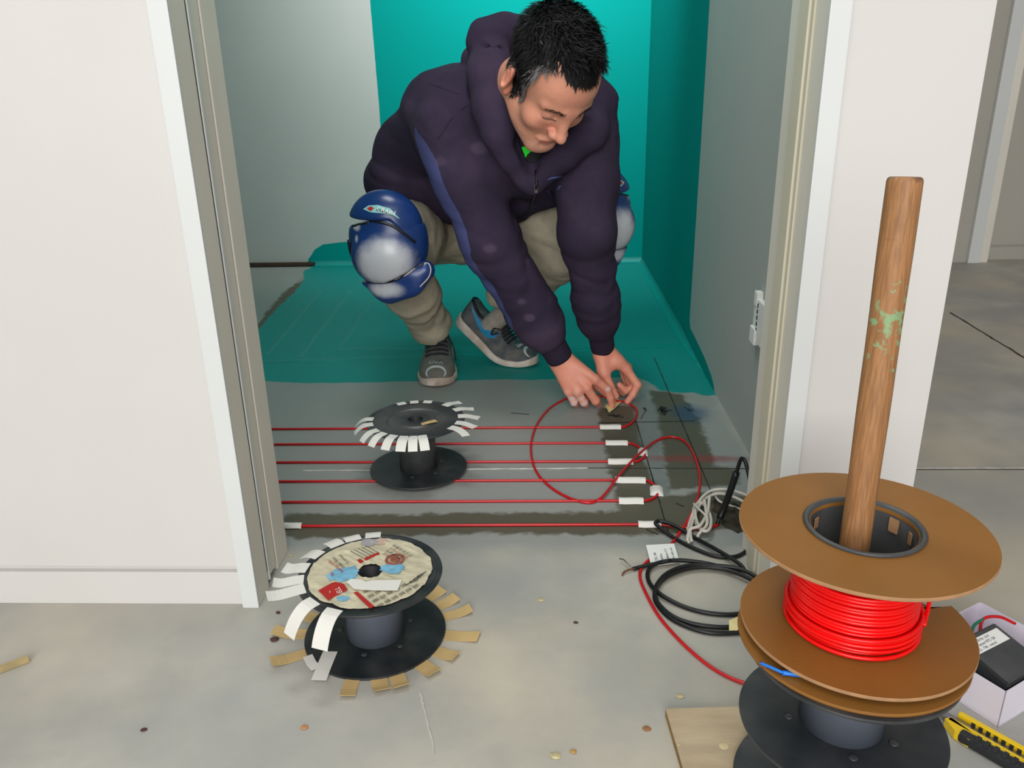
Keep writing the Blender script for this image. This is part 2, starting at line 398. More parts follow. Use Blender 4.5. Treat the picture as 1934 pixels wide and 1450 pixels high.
for c, rx, ry, n in (((1252, 776), .016, .04, 30), ((1216, 774), .016, .045, 5), ((1162, 786), .022, .02, 12), ((1306, 770), .024, .03, 6)):
    q = fz(*c)[:2]; P = q+np.stack([rng.normal(0, rx*.55, n), rng.normal(0, ry*.5, n)], 1)*np.linspace(.6, 1, n)[:, None]
    strip('scribble', list(P), .0014, m_ink)
for pts in (((793, 1306), (800, 1335), (812, 1385), (820, 1425)),):
    strip('scuff', [fz(*p)[:2] for p in pts], .0022, mat('scuff_pale', srgb(190, 187, 176), .8), jit=.0005)
# shallow falls trowelled into the shower floor under the membrane
m_tealfold = mat('membrane_fold', TEAL, .5, .05, 20)
def fold(a, b, w=.01, h=.0022):
    P = np.array([a, b], float); d = P[1]-P[0]; L = np.linalg.norm(d); d /= L; n = np.array([-d[1], d[0]])
    V = []
    for t in np.linspace(0, 1, 14):
        p = P[0]+d*L*t; e = .3+.7*math.sin(PI*min(1, max(0, t)))**.4
        for s, z in ((-1, .0002), (-.25, h*e), (.25, h*e*.9), (1, .0002)): V.append((*(p+n*s*w), z))
    F = [(i*4+k, i*4+k+1, i*4+k+5, i*4+k+4) for i in range(13) for k in range(3)]
    return np.array(V), F
for a, b in (((500, 683), (650, 681)), ((606, 548), (500, 672)), ((662, 548), (565, 675)), ((705, 566), (640, 660)), ((640, 659), (1305, 652)), ((500, 682), (1300, 655))):
    obj('membrane_fold', fold(fz(*a)[:2], fz(*b)[:2]), m_tealfold, floor)
# pit broken into the screed beside the right jamb
hc = fz(1384, 972)
hv, hf = [], []
for i in range(5):
    for k in range(22):
        a = 2*PI*k/22; r = i/4; rr = (1+.22*math.sin(3*a+1)+.12*math.sin(7*a))
        hv.append((hc[0]+.034*r*rr*math.cos(a), hc[1]+.056*r*rr*math.sin(a), .0012+.006*(1-r)*(.5+rng.uniform(0, 1))*(i < 4)))
hf = [(i*22+k, i*22+(k+1) % 22, (i+1)*22+(k+1) % 22, (i+1)*22+k) for i in range(4) for k in range(22)]
obj('broken_screed', (np.array(hv), hf), m_soil, floor, label='dark rough rubble in the broken screed')

# hall wall with the door opening: pocket on the left, solid nib on the right
CH = 2.55; DH = 2.06
S('wall_front', join(box(-2.2, -.481, FWY, 1.128, .0715, CH), box(-2.2, -.481, FWY+.010, 1.128, .058, .0715), box(.373, .545, FWY, 1.23, 0, CH), box(-.481, .373, FWY, 1.23, DH, CH)), m_white)
S('wall_back_skin', box(-1.62, -.47, 1.19, 1.232, 0, CH), m_gwall); bpy.data.objects['wall_back_skin'].name = 'wall_inner'
S('wall_nib', box(.36, RWX, 1.2301, 1.24, 0, CH), m_gwall)
bpy.data.objects['wall_nib'].name = 'wall_inner_right'
S('baseboard_left', box(-2.2, -.482, FWY, 1.1, 0, .060, .0012), m_white)
S('trim_1', box(-.481, -.455, 1.073, 1.079, 0, DH, .001), m_trim)                 # left architrave edge
S('trim_2', box(-.480, -.4555, 1.0792, 1.1285, 0, DH, .001), m_jamb)                # front lining
S('door_1', box(-1.25, -.4585, 1.1335, 1.1785, .012, DH-.01, .0015), m_jamb)      # sliding leaf in its pocket
S('trim_3', box(-.4584, -.4545, 1.1335, 1.1395, .012, DH-.02, .0008), m_trim)      # pale leaf edging
S('trim_4', box(-.480, -.4575, 1.1835, 1.241, 0, DH, .0015), m_jamb)                # rear lining
S('slot_shade', box(-.468, -.4560, 1.1290, 1.1325, .03, DH, .0005), m_crack)  # dark strip in the door slot, stands in for shade in the gap
S('trim_6', box(.353, .372, 1.0792, 1.15, 0, DH, .001), m_jamb)
S('trim_7', box(.346, .3725, 1.073, 1.079, 0, DH, .001), m_trim)
S('trim_8', box(.353, .372, 1.2075, 1.262, 0, DH, .001), m_jamb)
S('trim_9', join(box(.3475, .372, 1.1635, 1.2072, 0, DH, .002), box(.3505, .372, 1.1505, 1.1632, 0, DH, .001)), m_cream)
S('trim_10', box(-.455, .353, 1.0792, 1.24, DH-.02, DH, .001), m_jamb)

def wallgrid(mk, a0, a1, b0, b1, h=.02):
    A = np.arange(a0, a1+h*.5, h); B = np.arange(b0, b1+h*.5, h); AA, BB = np.meshgrid(A, B, indexing='ij'); n = len(B)
    i, j = np.meshgrid(np.arange(len(A)-1), np.arange(n-1), indexing='ij'); q = (i*n+j).ravel()
    return np.array([mk(a, b) for a, b in zip(AA.ravel(), BB.ravel())]), np.stack([q, q+n, q+n+1, q+1], 1), np.stack([AA.ravel(), BB.ravel()], 1)
V, Q, AB = wallgrid(lambda a, b: (a, BWY, b), -1.64, .48, 0, CH)
bt = np.array([(-.70, 3), (-.703, 1.1), (-.697, .7), (-.70, .115), (-.9, .11), (-1.0, .10), (-1.045, .075), (-1.06, .05), (-1.08, .03), (-1.08, -.05), (.6, -.05), (.6, 3)])
S('wall_back', (V, Q[:, ::-1]), m_gwall, attrs={'teal': sdpoly(AB, bt)})
V, Q, AB = wallgrid(lambda a, b: (RWX, a, b), 1.23, 3.69, 0, CH)
rt_ = np.array([(4, -.1), (4, 3), (2.405, 3), (2.418, .6), (2.43, .062), (2.30, .055), (2.18, .045), (2.08, .03), (2.035, .014), (2.02, .0), (2.02, -.1)])
S('wall_right', (V, Q), m_gwall, attrs={'teal': sdpoly(AB, rt_)})
S('wall_left', box(-1.72, -1.62, 1.23, 3.75, 0, CH), m_gwall)
# coved membrane fillet where floor meets wall
def cove(p0, p1, n, r=.024, taper=False):
    R0 = r
    p0 = np.array(p0, float); p1 = np.array(p1, float); n = np.array(n, float); V = []
    for t in np.linspace(0, 1, 12):
        p = p0+(p1-p0)*t; r = R0*(min(1, .12+t*3.2) if taper else 1)
        for k in range(7):
            a = PI/2*k/6; V.append(p+n*r*(1-math.sin(a))+np.array([0, 0, r*(1-math.cos(a))+.0008]))
    return np.array(V), [(i*7+k, i*7+k+1, (i+1)*7+k+1, (i+1)*7+k) for i in range(11) for k in range(6)]
S('trim_11', cove((-1.06, BWY-.001, 0), (RWX, BWY-.001, 0), (0, -1, 0)), m_tealfold, smooth=True)
S('trim_12', cove((RWX-.001, 2.14, 0), (RWX-.001, BWY, 0), (-1, 0, 0), taper=True), m_tealfold, smooth=True)
S('ceiling', box(-1.75, .58, 1.08, 3.8, CH, CH+.08), m_white)
# hall beyond, to the right
S('wall_room_side', box(.46, .545, 1.2301, 3.75, 0, CH), m_white); bpy.data.objects['wall_room_side'].name = 'wall_hall_side'
FY = 3.62
S('wall_far', join(box(1.955, 3.4, FY+.02, FY+.12, .066, CH), box(1.955, 3.4, FY+.028, FY+.12, .056, .066), box(.546, 1.80, FY+.0, FY+.12, 0, CH)), m_far)
S('baseboard_far', box(1.955, 3.4, FY+.02, FY+.1, 0, .056, .001), m_far)
S('trim_13', box(1.865, 1.915, FY-.05, FY+.13, 0, CH, .002), m_trim)
S('trim_14', box(1.80, 1.864, FY-.03, FY+.12, 0, CH), m_far)
S('trim_15', box(1.9155, 1.955, FY-.035, FY+.12, 0, CH), m_jamb)

# ================================================================== ROOM THINGS
def fz3(p, z=0): return fz(p[0], p[1], z)
b0_, b1_ = fz(460, 496), fz(598, 497)
obj('timber_batten', box(-1.45, -1.045, BWY-.02, BWY-.003, .006, .020, .002), m_batten, label='thin dark timber batten lying along the foot of the grey back wall', cat='batten')
# rough-in socket box on the right wall
yb = fx(1434, 600, RWX)[1]
sb = thing('socket_box', 'white roughed-in electrical box on the grey wall beside the right door jamb', 'socket box', (RWX-.006, yb, .30))
obj('mounting_frame', box(RWX-.012, RWX-.0005, yb-.075, yb+.004, .262, .352, .002), m_whitep, sb)
obj('clip', box(RWX-.016, RWX-.0005, yb-.03, yb+.008, .255, .290, .002), m_whitep, sb)
obj('clip', box(RWX-.014, RWX-.0005, yb-.02, yb+.002, .335, .366, .002), m_whitep, sb)
for k in range(6): obj('slot', box(RWX-.0135, RWX-.0118, yb-.030, yb-.026, .272+.013*k, .280+.013*k), m_crack, sb)

# ---------------------------------------------------------------- cable spools
def spool(name, label, c, R, hgt, group, rot=0., plast=None, hubr=.040, hubm=None, z0=0., rimlip=.004):
    plast = plast or m_black; hubm = hubm or plast
    t = thing(name, label, 'cable spool', (c[0], c[1], z0), group)
    t_ = .004
    def flange(nm, z, s):
        pr = [(.016, 0), (R, 0), (R+.0006, t_*.5), (R, t_), (R-.006, t_), (R-.008, t_-.001), (R*.60, t_-.001), (R*.56, t_-.0035), (R*.42, t_-.0035), (R*.38, t_-.0005), (.028, t_-.0005), (.024, t_), (.016, t_)]
        pr = [(a, b if s > 0 else t_-b) for a, b in pr]
        V, F = lathe(pr, 80, (c[0], c[1], z)); r = np.linalg.norm(V[:, :2]-c[:2], axis=1)
        du = np.exp(-((r-hubr*1.25)/.018)**2)*.45-.2+.12*wob(V, 60)
        return obj(nm, (V, F), plast, t, False, attrs={'dust': du})
    fb = flange('bottom_flange', z0, -1); ft = flange('top_flange', z0+hgt-t_, 1)
    V, F = lathe([(hubr*1.0, t_), (hubr*.97, hgt*.5), (hubr*1.0, hgt-t_), (.016, hgt-t_), (.016, t_)], 48, (c[0], c[1], z0)); obj('hub', (V, F), hubm, t, True)
    V, F = lathe([(.0159, .0), (.0159, hgt), (.0150, hgt), (.0150, .0)], 32, (c[0], c[1], z0)); obj('bore', (V, F), m_bore, t, True)
    obj('bore_floor', lathe([(0, 0), (.0150, 0), (.0150, .001), (0, .001)], 24, (c[0], c[1], z0+.012), closed=False), m_bore, t)
    for a in (.5, 1.7, 3.1, 4.6, 5.6):
        obj('screw_boss', lathe([(.0, .0), (.0045, 0), (.005, .0008), (.0035, .0014), (0, .0014)], 12, (c[0]+(hubr+.012)*math.cos(a), c[1]+(hubr+.012)*math.sin(a), z0+t_-.0002), closed=False), plast, t, True)
    return t, ft, fb
def tape(sp, c, R, z, ang, m, inn=.012, out=.03, droop=.012, w=.017, curl=0., under=False, skew=0.):
    d = np.array([math.cos(ang), math.sin(ang), 0]); n = np.array([-d[1], d[0], 0])
    P = []
    for k, s in enumerate(np.linspace(-inn, out, 9)):
        u = max(0, s)/max(out, 1e-6)
        zz = z-droop*u**1.6+curl*max(0, u-.45)**2*2
        P.append(np.array([c[0], c[1], 0])+d*(R+s*(1-.25*u*min(1, droop/.02)))+n*skew*u*u+np.array([0, 0, zz]))
    return obj('tape_strip', ribbon(P, n, w*(1+random.uniform(-.06, .06)), .0005), m, sp)
def angles(c, z, px): return [math.atan2(*(fz(*p, z)[:2]-c[:2])[::-1]) for p in px]

# back spool standing on the cable runs
c2 = np.array([-.267, 1.562]); R2, H2 = .103, .114
sp2, _, _ = spool('cable_spool', 'empty black spool standing on the red cable runs, white tape around its top', c2, R2, H2, 'empty black cable spools', z0=.0062)
top2 = .0062+H2
for i, a in enumerate(angles(c2, top2, [(862, 757), (884, 769), (888, 785), (903, 802), (904, 820), (813, 752), (782, 753), (756, 760), (668, 792), (667, 806), (667, 826), (682, 838), (707, 851), (741, 862), (776, 859), (811, 861)])):
    back = 5 <= i <= 7
    tape(sp2, c2, R2, top2+.0006, a, m_tapew, .014, .008 if back else (.034 if i < 5 else .032), .004 if back else (.008 if i < 5 else .016), .0195, curl=.006 if i < 4 else .0, skew=-.006 if i < 5 else .0)
obj('tape_strip', ribbon([fz(796, 801, top2), fz(810, 797, top2+.002), fz(824, 794, top2+.001)], (0, 1, 0), .012), m_tapet, sp2)

# front spool with the torn paper label
c1 = np.array([-.255, 1.013]); R1, H1 = .1055, .108
sp1, ft1, _ = spool('cable_spool', 'black spool with torn paper label on top and tan tape around its foot', c1, R1, H1, 'empty black cable spools', plast=m_blackshine, hubm=m_greyplastic, hubr=.043)
ztop = H1
for i, a in enumerate(angles(c1, ztop, [(705, 1006), (664, 1013), (627, 1022), (594, 1046), (562, 1072), (540, 1098), (524, 1124)])):
    tape(sp1, c1, R1, ztop+.0006, a, m_tapew, .010, (.012, .012, .018, .024, .03, .036, .044)[i], (.003, .003, .004, .008, .008, .006, .002)[i], .024, curl=(.0, 0, 0, .0, .012, .012, .008)[i])
for a, o in zip(angles(c1, ztop-.03, [(578, 1180), (625, 1198)]), (.048, .046)):
    tape(sp1, c1, R1, ztop+.0006, a, m_tapew, .010, o, .034, .026)
q0, q1 = fz(624, 1230, .0046), fz(602, 1284, .0046); obj('tape_strip', ribbon([q0, q0*.7+q1*.3+[0, 0, .0006], q0*.3+q1*.7+[0, 0, .0008], q1], np.cross(q1-q0, (0, 0, 1.)), .0215, .0005), m_tapew, sp1)
q0, q1, q2 = fz(581, 1238, .0048), fz(588, 1252, .0050), fz(597, 1262, .0046); obj('tape_strip', ribbon([q0, q1, q2], np.cross(q2-q0, (0, 0, 1.)), .014, .0005), m_tapew, sp1)
for a, o in zip(angles(c1, .003, [(836, 1110), (858, 1130), (884, 1152), (905, 1200), (852, 1236), (822, 1270), (762, 1300), (718, 1312), (648, 1318), (520, 1248), (523, 1196), (556, 1156)]), (.035, .038, .045, .052, .036, .034, .033, .03, .036, .05, .05, .03)):
    tape(sp1, c1, R1, .0008, a, m_tapet, .01, o, -.001, .0225, curl=random.uniform(.004, .016), skew=random.uniform(-.006, .006))
# label disc, crumpled, with its prints
RL = .0905
V = []; F = []
nr, na = 26, 120
for i in range(nr):
    for k in range(na):
        a = 2*PI*k/na; r = .018+(RL-.018)*i/(nr-1); 
        if i == nr-1: r += .0006*math.sin(7*a)+.0007*math.sin(17*a+1)+rng.uniform(-.0005, .0005)
        V.append((c1[0]+r*math.cos(a), c1[1]+r*math.sin(a), 0))
V = np.array(V); q = V-np.array([*c1, 0])
V[:, 2] = ztop+.0010+.0005*wob(q, 170)+.0016*(1-np.abs(wob(q, 75, 2)))**6+.0012*(1-np.abs(wob(q, 120, 5)))**6
F = [(i*na+k, i*na+(k+1) % na, (i+1)*na+(k+1) % na, (i+1)*na+k) for i in range(nr-1) for k in range(na)]
lab = obj('paper_label', (V, np.array(F)), m_paper, sp1, True, label='torn cream paper label')
zl = ztop+.0032
def lpoly(name, px, m, z=zl, t=.0004): return obj(name, plate([fz(x, y, z)[:2] for x, y in px][::-1], z, t), m, lab)
lpoly('logo_block', [(601, 1115), (626, 1101), (637, 1104), (650, 1107), (657, 1113), (620, 1133)], m_redink)
lpoly('logo_block', [(626, 1101), (634, 1099), (650, 1103), (655, 1112), (648, 1110), (640, 1105)], m_redink, zl+.0002)
lpoly('red_bar', [(668, 1119), (675, 1117), (707, 1145), (699, 1149)], m_redink)
lpoly('red_bar', [(688, 1054), (714, 1043), (717, 1046), (702, 1052), (694, 1057), (689, 1057)], m_redink)
lpoly('red_mark', [(674, 1058), (680, 1055), (687, 1060), (680, 1064)], m_redink)
lpoly('tape_patch', [(654, 1098), (664, 1093), (684, 1095), (690, 1099), (704, 1096), (759, 1095), (751, 1115), (720, 1115), (690, 1114), (668, 1112)], m_tapew, zl+.0006)
def lblob(name, c, rx, ry, m, z=zl, n=34, ang=0.):
    c = fz(*c, z)[:2]; P = []
    for k in range(n):
        a = 2*PI*k/n; r = 1+.07*math.sin(3*a+c[0]*90)+.05*math.sin(7*a+1)+rng.uniform(-.12, .12)
        x, y = rx*r*math.cos(a), ry*r*math.sin(a); P.append((c[0]+x*math.cos(ang)-y*math.sin(ang), c[1]+x*math.sin(ang)+y*math.cos(ang)))
    return obj(name, plate(P, z, .0003), m, lab)
lblob('torn_patch', (649, 1084), .023, .018, m_bluep, zl-.0004, ang=.3); lblob('torn_patch', (741, 1073), .018, .013, m_bluep, zl-.0004)
lblob('torn_patch', (648, 1130), .009, .006, m_bluep, zl-.0004); lblob('torn_patch', (697, 1024), .013, .011, mat('grey_paper', srgb(160, 156, 160), .8), zl-.0006)
lblob('torn_patch', (720, 1022), .011, .009, mat('pink_paper', srgb(196, 168, 152), .8), zl-.0008)
cc = fz(746, 1056, zl); V, F = lathe([(.0105, 0), (.0150, 0), (.0150, .0003), (.0105, .0003)], 32, (cc[0], cc[1], zl)); obj('round_seal', (V, F), m_brownink, lab)
V, F = lathe([(0, 0), (.0075, 0), (.0075, .0002), (0, .0002)], 20, (cc[0], cc[1], zl), closed=False); obj('round_seal', (V, F), m_brownink, lab)
def text(body, size, o, xd, yd, m, parent, name='lettering'):
    cu = bpy.data.curves.new(name, 'FONT'); cu.body = body; cu.size = size; cu.align_x = 'LEFT'; cu.resolution_u = 2
    to = bpy.data.objects.new(name+'_tmp', cu); COL.objects.link(to); bpy.context.view_layer.update()
    me = bpy.data.meshes.new_from_object(to.evaluated_get(bpy.context.evaluated_depsgraph_get()))
    V = np.array([v.co[:] for v in me.vertices]); F = [tuple(p.vertices) for p in me.polygons]
    bpy.data.objects.remove(to); bpy.data.meshes.remove(me)
    xd = np.asarray(xd, float); xd /= np.linalg.norm(xd); yd = np.asarray(yd, float); yd -= xd*(yd@xd); yd /= np.linalg.norm(yd)
    return obj(name, (np.asarray(o, float)+V[:, :1]*xd+V[:, 1:2]*yd, F), m, parent)
def ltext(body, size, p0, p1, m, z=zl+.0006):
    a, b = fz(*p0, z), fz(*p1, z); d = b-a; return text(body, size, a, d, (-d[1], d[0], 0), m, lab)
ltext('for', .0085, (632, 1086), (624, 1073), m_redink)
ltext('heating cable', .0080, (650, 1079), (617, 1052), m_redink)
ltext('under floor', .0080, (652, 1071), (624, 1044), m_ink)
ltext('in screed', .0080, (660, 1062), (640, 1043), m_ink)
ltext('ELL', .0105, (647, 1118), (634, 1099), m_whitep, zl+.0009)
for k in range(5):
    a, b = fz(662+7*k, 1040-2.5*k, zl), fz(688+7*k, 1054-2.5*k, zl); obj('ruled_line', ribbon([a, (a+b)/2, b], np.cross(b-a, (0, 0, 1.)), .0007, .0003), m_ink, lab)
for k, tx in enumerate(('lil iill lii illi lil iil', 'ili lll iil lil ilii lli', 'lii ill iiil ll ilil', 'ill iil lii lil')):
    ltext(tx, .0078, (740-6*k, 1030+5*k), (790-6*k, 1060+5*k), m_brownink if k in (1, 3) else m_ink)
for k, tx in enumerate(('IIIl lIIl IIII lIII IIlI IIII', 'IlII IIIl lIIl IIII lIII', 'lIII IIlI IIIl IIII', 'IIlI lIII IIl')):
    ltext(tx, .0098, (716-9*k, 1147-9*k), (790-9*k, 1107-9*k), m_ink)
for k in range(4):
    a, b = fz(766+7*k, 1104-5*k, zl), fz(790+5*k, 1094-5*k, zl); obj('ruled_line', ribbon([a, (a+b)/2, b], np.cross(b-a, (0, 0, 1.)), .0012, .0003), m_ink, lab)

# stack on the right: plywood, two black spools, a bare board disc, the reel of red cable, the dowel
pl = thing('plywood_board', 'pale worn plywood board under the stack of reels', 'board', (.3, .65, 0))
pA, pB = fz(1257, 1338, .012)[:2], fz(1290, 1450, .012)[:2]
poly = [tuple(pA), tuple(fz(1420, 1333, .012)[:2]), (.46, .842), (.47, .45), (.175, .46), tuple(pB)][::-1]
obj('panel', plate(poly, .0105, .0015), m_ply, pl); obj('core', plate(poly, .0, .0105), m_plyedge, pl)
for px, r in (((1367, 1408), .006), ((1319, 1431), .0015), ((1282, 1406), .002)):
    q = fz(*px, .0121); obj('paint_spot', lathe([(0, 0), (r, 0), (r*.8, .0004), (0, .0005)], 14, (q[0], q[1], .0119), closed=False), m_debris, pl)
SX, SY = .326, .718
spA, _, _ = spool('cable_spool', 'black spool at the bottom of the right stack, standing on plywood', np.array([SX+.002, SY+.004]), .1075, .100, 'empty black cable spools', z0=.0125)
spB, _, _ = spool('cable_spool', 'black spool second from the bottom of the right stack, grey hub showing', np.array([SX, SY]), .1075, .100, 'empty black cable spools', plast=m_black, hubm=m_greyplastic, z0=.1128, hubr=.044)
z3 = .2131
dsc = obj('board_disc', lathe([(.03, 0), (.1165, 0), (.117, .0015), (.1165, .004), (.03, .004)], 96, (SX+.003, SY+.014, z3)), m_board, label='loose brown fibreboard disc under the reel of red cable', cat='disc')
zr = .2265; hr_ = .115; cR = np.array([SX+.008, SY+.021]); cT = np.array([SX+.003, SY+.021]); Rf = .1185; RT = .1235
reel = thing('cable_reel', 'brown fibreboard reel wound with bright red heating cable', 'cable reel', (cR[0], cR[1], zr), None)
def flange2(nm, c, z, R, hole):
    V, F = lathe([(hole, 0), (R-.0005, 0), (R, .0008), (R, .0032), (R-.0005, .004), (hole, .004)], 120, (c[0], c[1], z))
    o = obj(nm, (V, F), m_board, reel); o.data.materials.append(m_boardedge)
    for p in o.data.polygons:
        if all(np.linalg.norm(np.array(o.data.vertices[i].co[:2])+ORG[reel.name][:2]-c) > R-.0007 for i in p.vertices): p.material_index = 1
    return o
# bottom flange has one straight cut on its far right
V, F = lathe([(.05, 0), (Rf-.0005, 0), (Rf, .0008), (Rf, .0032), (Rf-.0005, .004), (.05, .004)], 160, (cR[0], cR[1], zr))
cA, cB = fz(1735, 1152, zr+.004), fz(1803, 1143, zr+.004); cl_ = cA[1]+(cB[1]-cA[1])*(V[:, 0]-cA[0])/(cB[0]-cA[0]); V[:, 1] = np.where(V[:, 0] > cA[0]-.03, np.minimum(V[:, 1], np.maximum(cl_, cA[1])), V[:, 1])
bf = obj('bottom_flange', (V, F), m_board, reel); bf.data.materials.append(m_boardedge)
for p in bf.data.polygons:
    if all(np.linalg.norm(np.array(bf.data.vertices[i].co[:2])) > Rf-.0007 for i in p.vertices): p.material_index = 1
tf = flange2('top_flange', cT, zr+hr_, RT, .052)
obj('hub', lathe([(.0525, -.004), (.0585, hr_+.0042), (.0595, hr_+.006), (.058, hr_+.0075), (.0555, hr_+.0075), (.0525, hr_+.004), (.0495, .004), (.0495, -.004)], 72, (cT[0], cT[1], zr)), m_black, reel, True, attrs=None)
obj('hub_floor', lathe([(.019, 0), (.0494, 0), (.0494, .003), (.019, .003)], 48, (cT[0], cT[1], zr+.002)), m_black, reel)
for a, w, h in ((2.35, .007, .012), (.55, .011, .016), (.05, .006, .013)):
    d = np.array([math.cos(a), math.sin(a), 0]); n = np.array([-d[1], d[0], 0]); o = np.array([*cT, zr+hr_-.018])+d*.0505
    obj('hub_slot', (np.array([o-n*w/2, o+n*w/2, o+n*w/2+[0, 0, h], o-n*w/2+[0, 0, h], o-n*w/2-d*.0012, o+n*w/2-d*.0012, o+n*w/2+[0, 0, h]-d*.0012, o-n*w/2+[0, 0, h]-d*.0012]), [(0, 1, 2, 3), (7, 6, 5, 4), (0, 4, 5, 1), (1, 5, 6, 2), (2, 6, 7, 3), (3, 7, 4, 0)]), m_boardedge, reel)
rw = .0022; turns = 25; n = 64*turns
H = [(cT[0]+(.0622+.0004*math.sin(t*.9))*math.cos(t), cT[1]+(.0622+.0004*math.sin(t*.9))*math.sin(t), zr+.004+rw+(hr_-.004-2*rw)*t/(2*PI*turns)+.0006*math.sin(t*.37)) for t in np.linspace(0, 2*PI*turns, n)]
obj('cable_winding', tube(H, rw, 8), m_redw, reel, True)
H = [(cT[0]+(.0665+.0013*math.sin(t*.5))*math.cos(t-.4), cT[1]+(.0665+.0013*math.sin(t*.5))*math.sin(t-.4)-.002, zr+.0068+.0052*t/(2*PI)+.0018*math.sin(t*.8)) for t in np.linspace(0, 2*PI*5.2, 64*5)]
obj('cable_winding', tube(H, rw, 8), m_redw, reel, True)
P = [np.array([cT[0]+r*math.cos(a), cT[1]+r*math.sin(a), z]) for a, r, z in ((.35, .064, zr+.112), (.18, .071, zr+.104), (.02, .0745, zr+.085), (-.1, .0745, zr+.06), (-.3, .072, zr+.04), (-.6, .070, zr+.027))]
obj('loose_turn', tube(catmull(P, 8), rw, 8), m_redw, reel, True)
# blue wire caught between the discs
w0, w1, w2 = fz(1437, 1252, .2205), fz(1478, 1270, .2215), fz(1512, 1274, .2215)
bw = thing('wire_offcut', 'short blue wire offcut lying between the brown discs', 'wire', tuple(w0))
obj('sheath', tube(catmull([w0, (w0+w1)/2+[0, -.001, .001], w1], 8), .0016, 8), m_blue, bw, True); obj('tail', tube(catmull([w1, (w1+w2)/2, w2], 6), .0026, 8), m_blue, bw, True)
obj('core', tube(catmull([w0+[-.002, -.002, -.002], w0+[.01, -.004, -.003], w1+[0, -.002, -.003]], 6), .0008, 6), m_copper, bw, True)
# dowel
d0 = np.array([SX-.004, SY+.016, .1172]); dt = fy(1710, 334, .775)
dirv = (dt-d0)/np.linalg.norm(dt-d0); Ld = np.linalg.norm(dt-d0); a_ = np.cross(dirv, (0, 1, 0)); a_ /= np.linalg.norm(a_); b_ = np.cross(dirv, a_)
V, F = lathe([(0, 0), (.0155, 0), (.0157, .1), (.0158, Ld*.6), (.0158, Ld-.003), (.0135, Ld), (0, Ld)], 40, closed=False)
Lz = V[:, 2].copy(); th = np.arctan2(V[:, 1], V[:, 0])
prof = []
zz = np.linspace(0, Ld-.004, 90); V, F = lathe([(.0141+.0019*(z/Ld)**.8+.0002*math.sin(z*40), z) for z in zz]+[(.0152, Ld-.0015), (.0134, Ld), (.0001, Ld+.0004)], 40, closed=False)
Lz = V[:, 2].copy(); th = np.arctan2(V[:, 1], V[:, 0])
u = Lz/Ld
W_ = V.copy(); V = d0+W_[:, :1]*a_+W_[:, 1:2]*b_+W_[:, 2:]*dirv
pt = -.40+.36*np.exp(-((u-.76)/.12)**2)+.20*np.exp(-((u-.42)/.05)**2)
st = -.42+.40*np.exp(-((u-1.0)/.015)**2)+.3*np.exp(-((u-.43)/.012)**2)+.3*np.exp(-((u-.9)/.012)**2)
obj('wooden_dowel', (V, F), m_wood, attrs={'paint': pt, 'stain': st}, smooth=True, label='round wooden pole standing up through the red cable reel', cat='pole')

# ================================================================== CABLES AND SMALL THINGS
def track(pts, r):      # pts: (px, py[, z]) on or above the floor
    return [fz(p[0], p[1], p[2] if len(p) > 2 else r) for p in pts]
rr = .0027
def line(p0, p1, n=14): return [np.array(p0)+(np.array(p1)-np.array(p0))*t for t in np.linspace(0, 1, n)]
zc = rr+.0004
def run(pl, pr): a, b = fz(*pl, zc), fz(*pr, zc); return a, b
r6 = run((575, 993), (1205, 990)); r5 = run((533, 948), (1213, 945)); r4 = run((527, 909), (1213, 906)); r3 = run((523, 873), (1196, 871)); r2 = run((519, 839), (1184, 836)); r1 = run((514, 810), (1174, 806))
def back(a, b, dx=-.72):   # hidden U-turn behind the left jamb
    return [np.array([dx+.05, a[1], zc]), np.array([dx, (a[1]+b[1])/2, zc]), np.array([dx+.05, b[1], zc])]
path = [fz(1357, 990, .002), *track([(1335, 997), (1300, 997), (1262, 992), (1235, 990)], zc), *line(r6[1], r6[0]), *back(r6[0], r5[0]), *line(r5[0], r5[1]),
        *track([(1228, 943), (1240, 936), (1242, 928), (1236, 917), (1226, 909)], zc), *line(r4[1], r4[0]), *back(r4[0], r3[0]), *line(r3[0], r3[1]),
        *track([(1208, 869), (1217, 862), (1217, 853), (1208, 845), (1197, 839)], zc), *line(r2[1], r2[0]), *back(r2[0], r1[0]), *line(r1[0], r1[1]),
        *track([(1184, 803), (1192, 799), (1200, 790), (1203, 778), (1196, 767), (1180, 759)], zc), *track([(1160, 756, .012), (1135, 748, .016), (1100, 745, .012), (1078, 750, .006)], zc),
        *track([(1060, 757), (1037, 772), (1015, 800), (1004, 832), (1004, 862), (1014, 892), (1040, 920), (1075, 940), (1108, 949), (1128, 945), (1145, 930, zc+.004)], zc),
        *track([(1165, 903, zc+.005), (1190, 874, zc+.005), (1215, 850, zc+.006), (1240, 832), (1265, 825), (1288, 830), (1305, 847), (1317, 876), (1322, 905), (1317, 942), (1300, 980, zc+.004)], zc),
        *track([(1278, 1014), (1258, 1038), (1230, 1054), (1212, 1073), (1209, 1092), (1220, 1120), (1242, 1160), (1275, 1200), (1315, 1238), (1355, 1267), (1398, 1287), (1440, 1296)], zc)]
hcable = obj('heating_cable', tube(catmull(path, 5), rr, 8), m_redc, smooth=True, label='long red heating cable laid back and forth in parallel runs on the floor', cat='cable')
hcable.location = tuple(np.array(hcable.location))
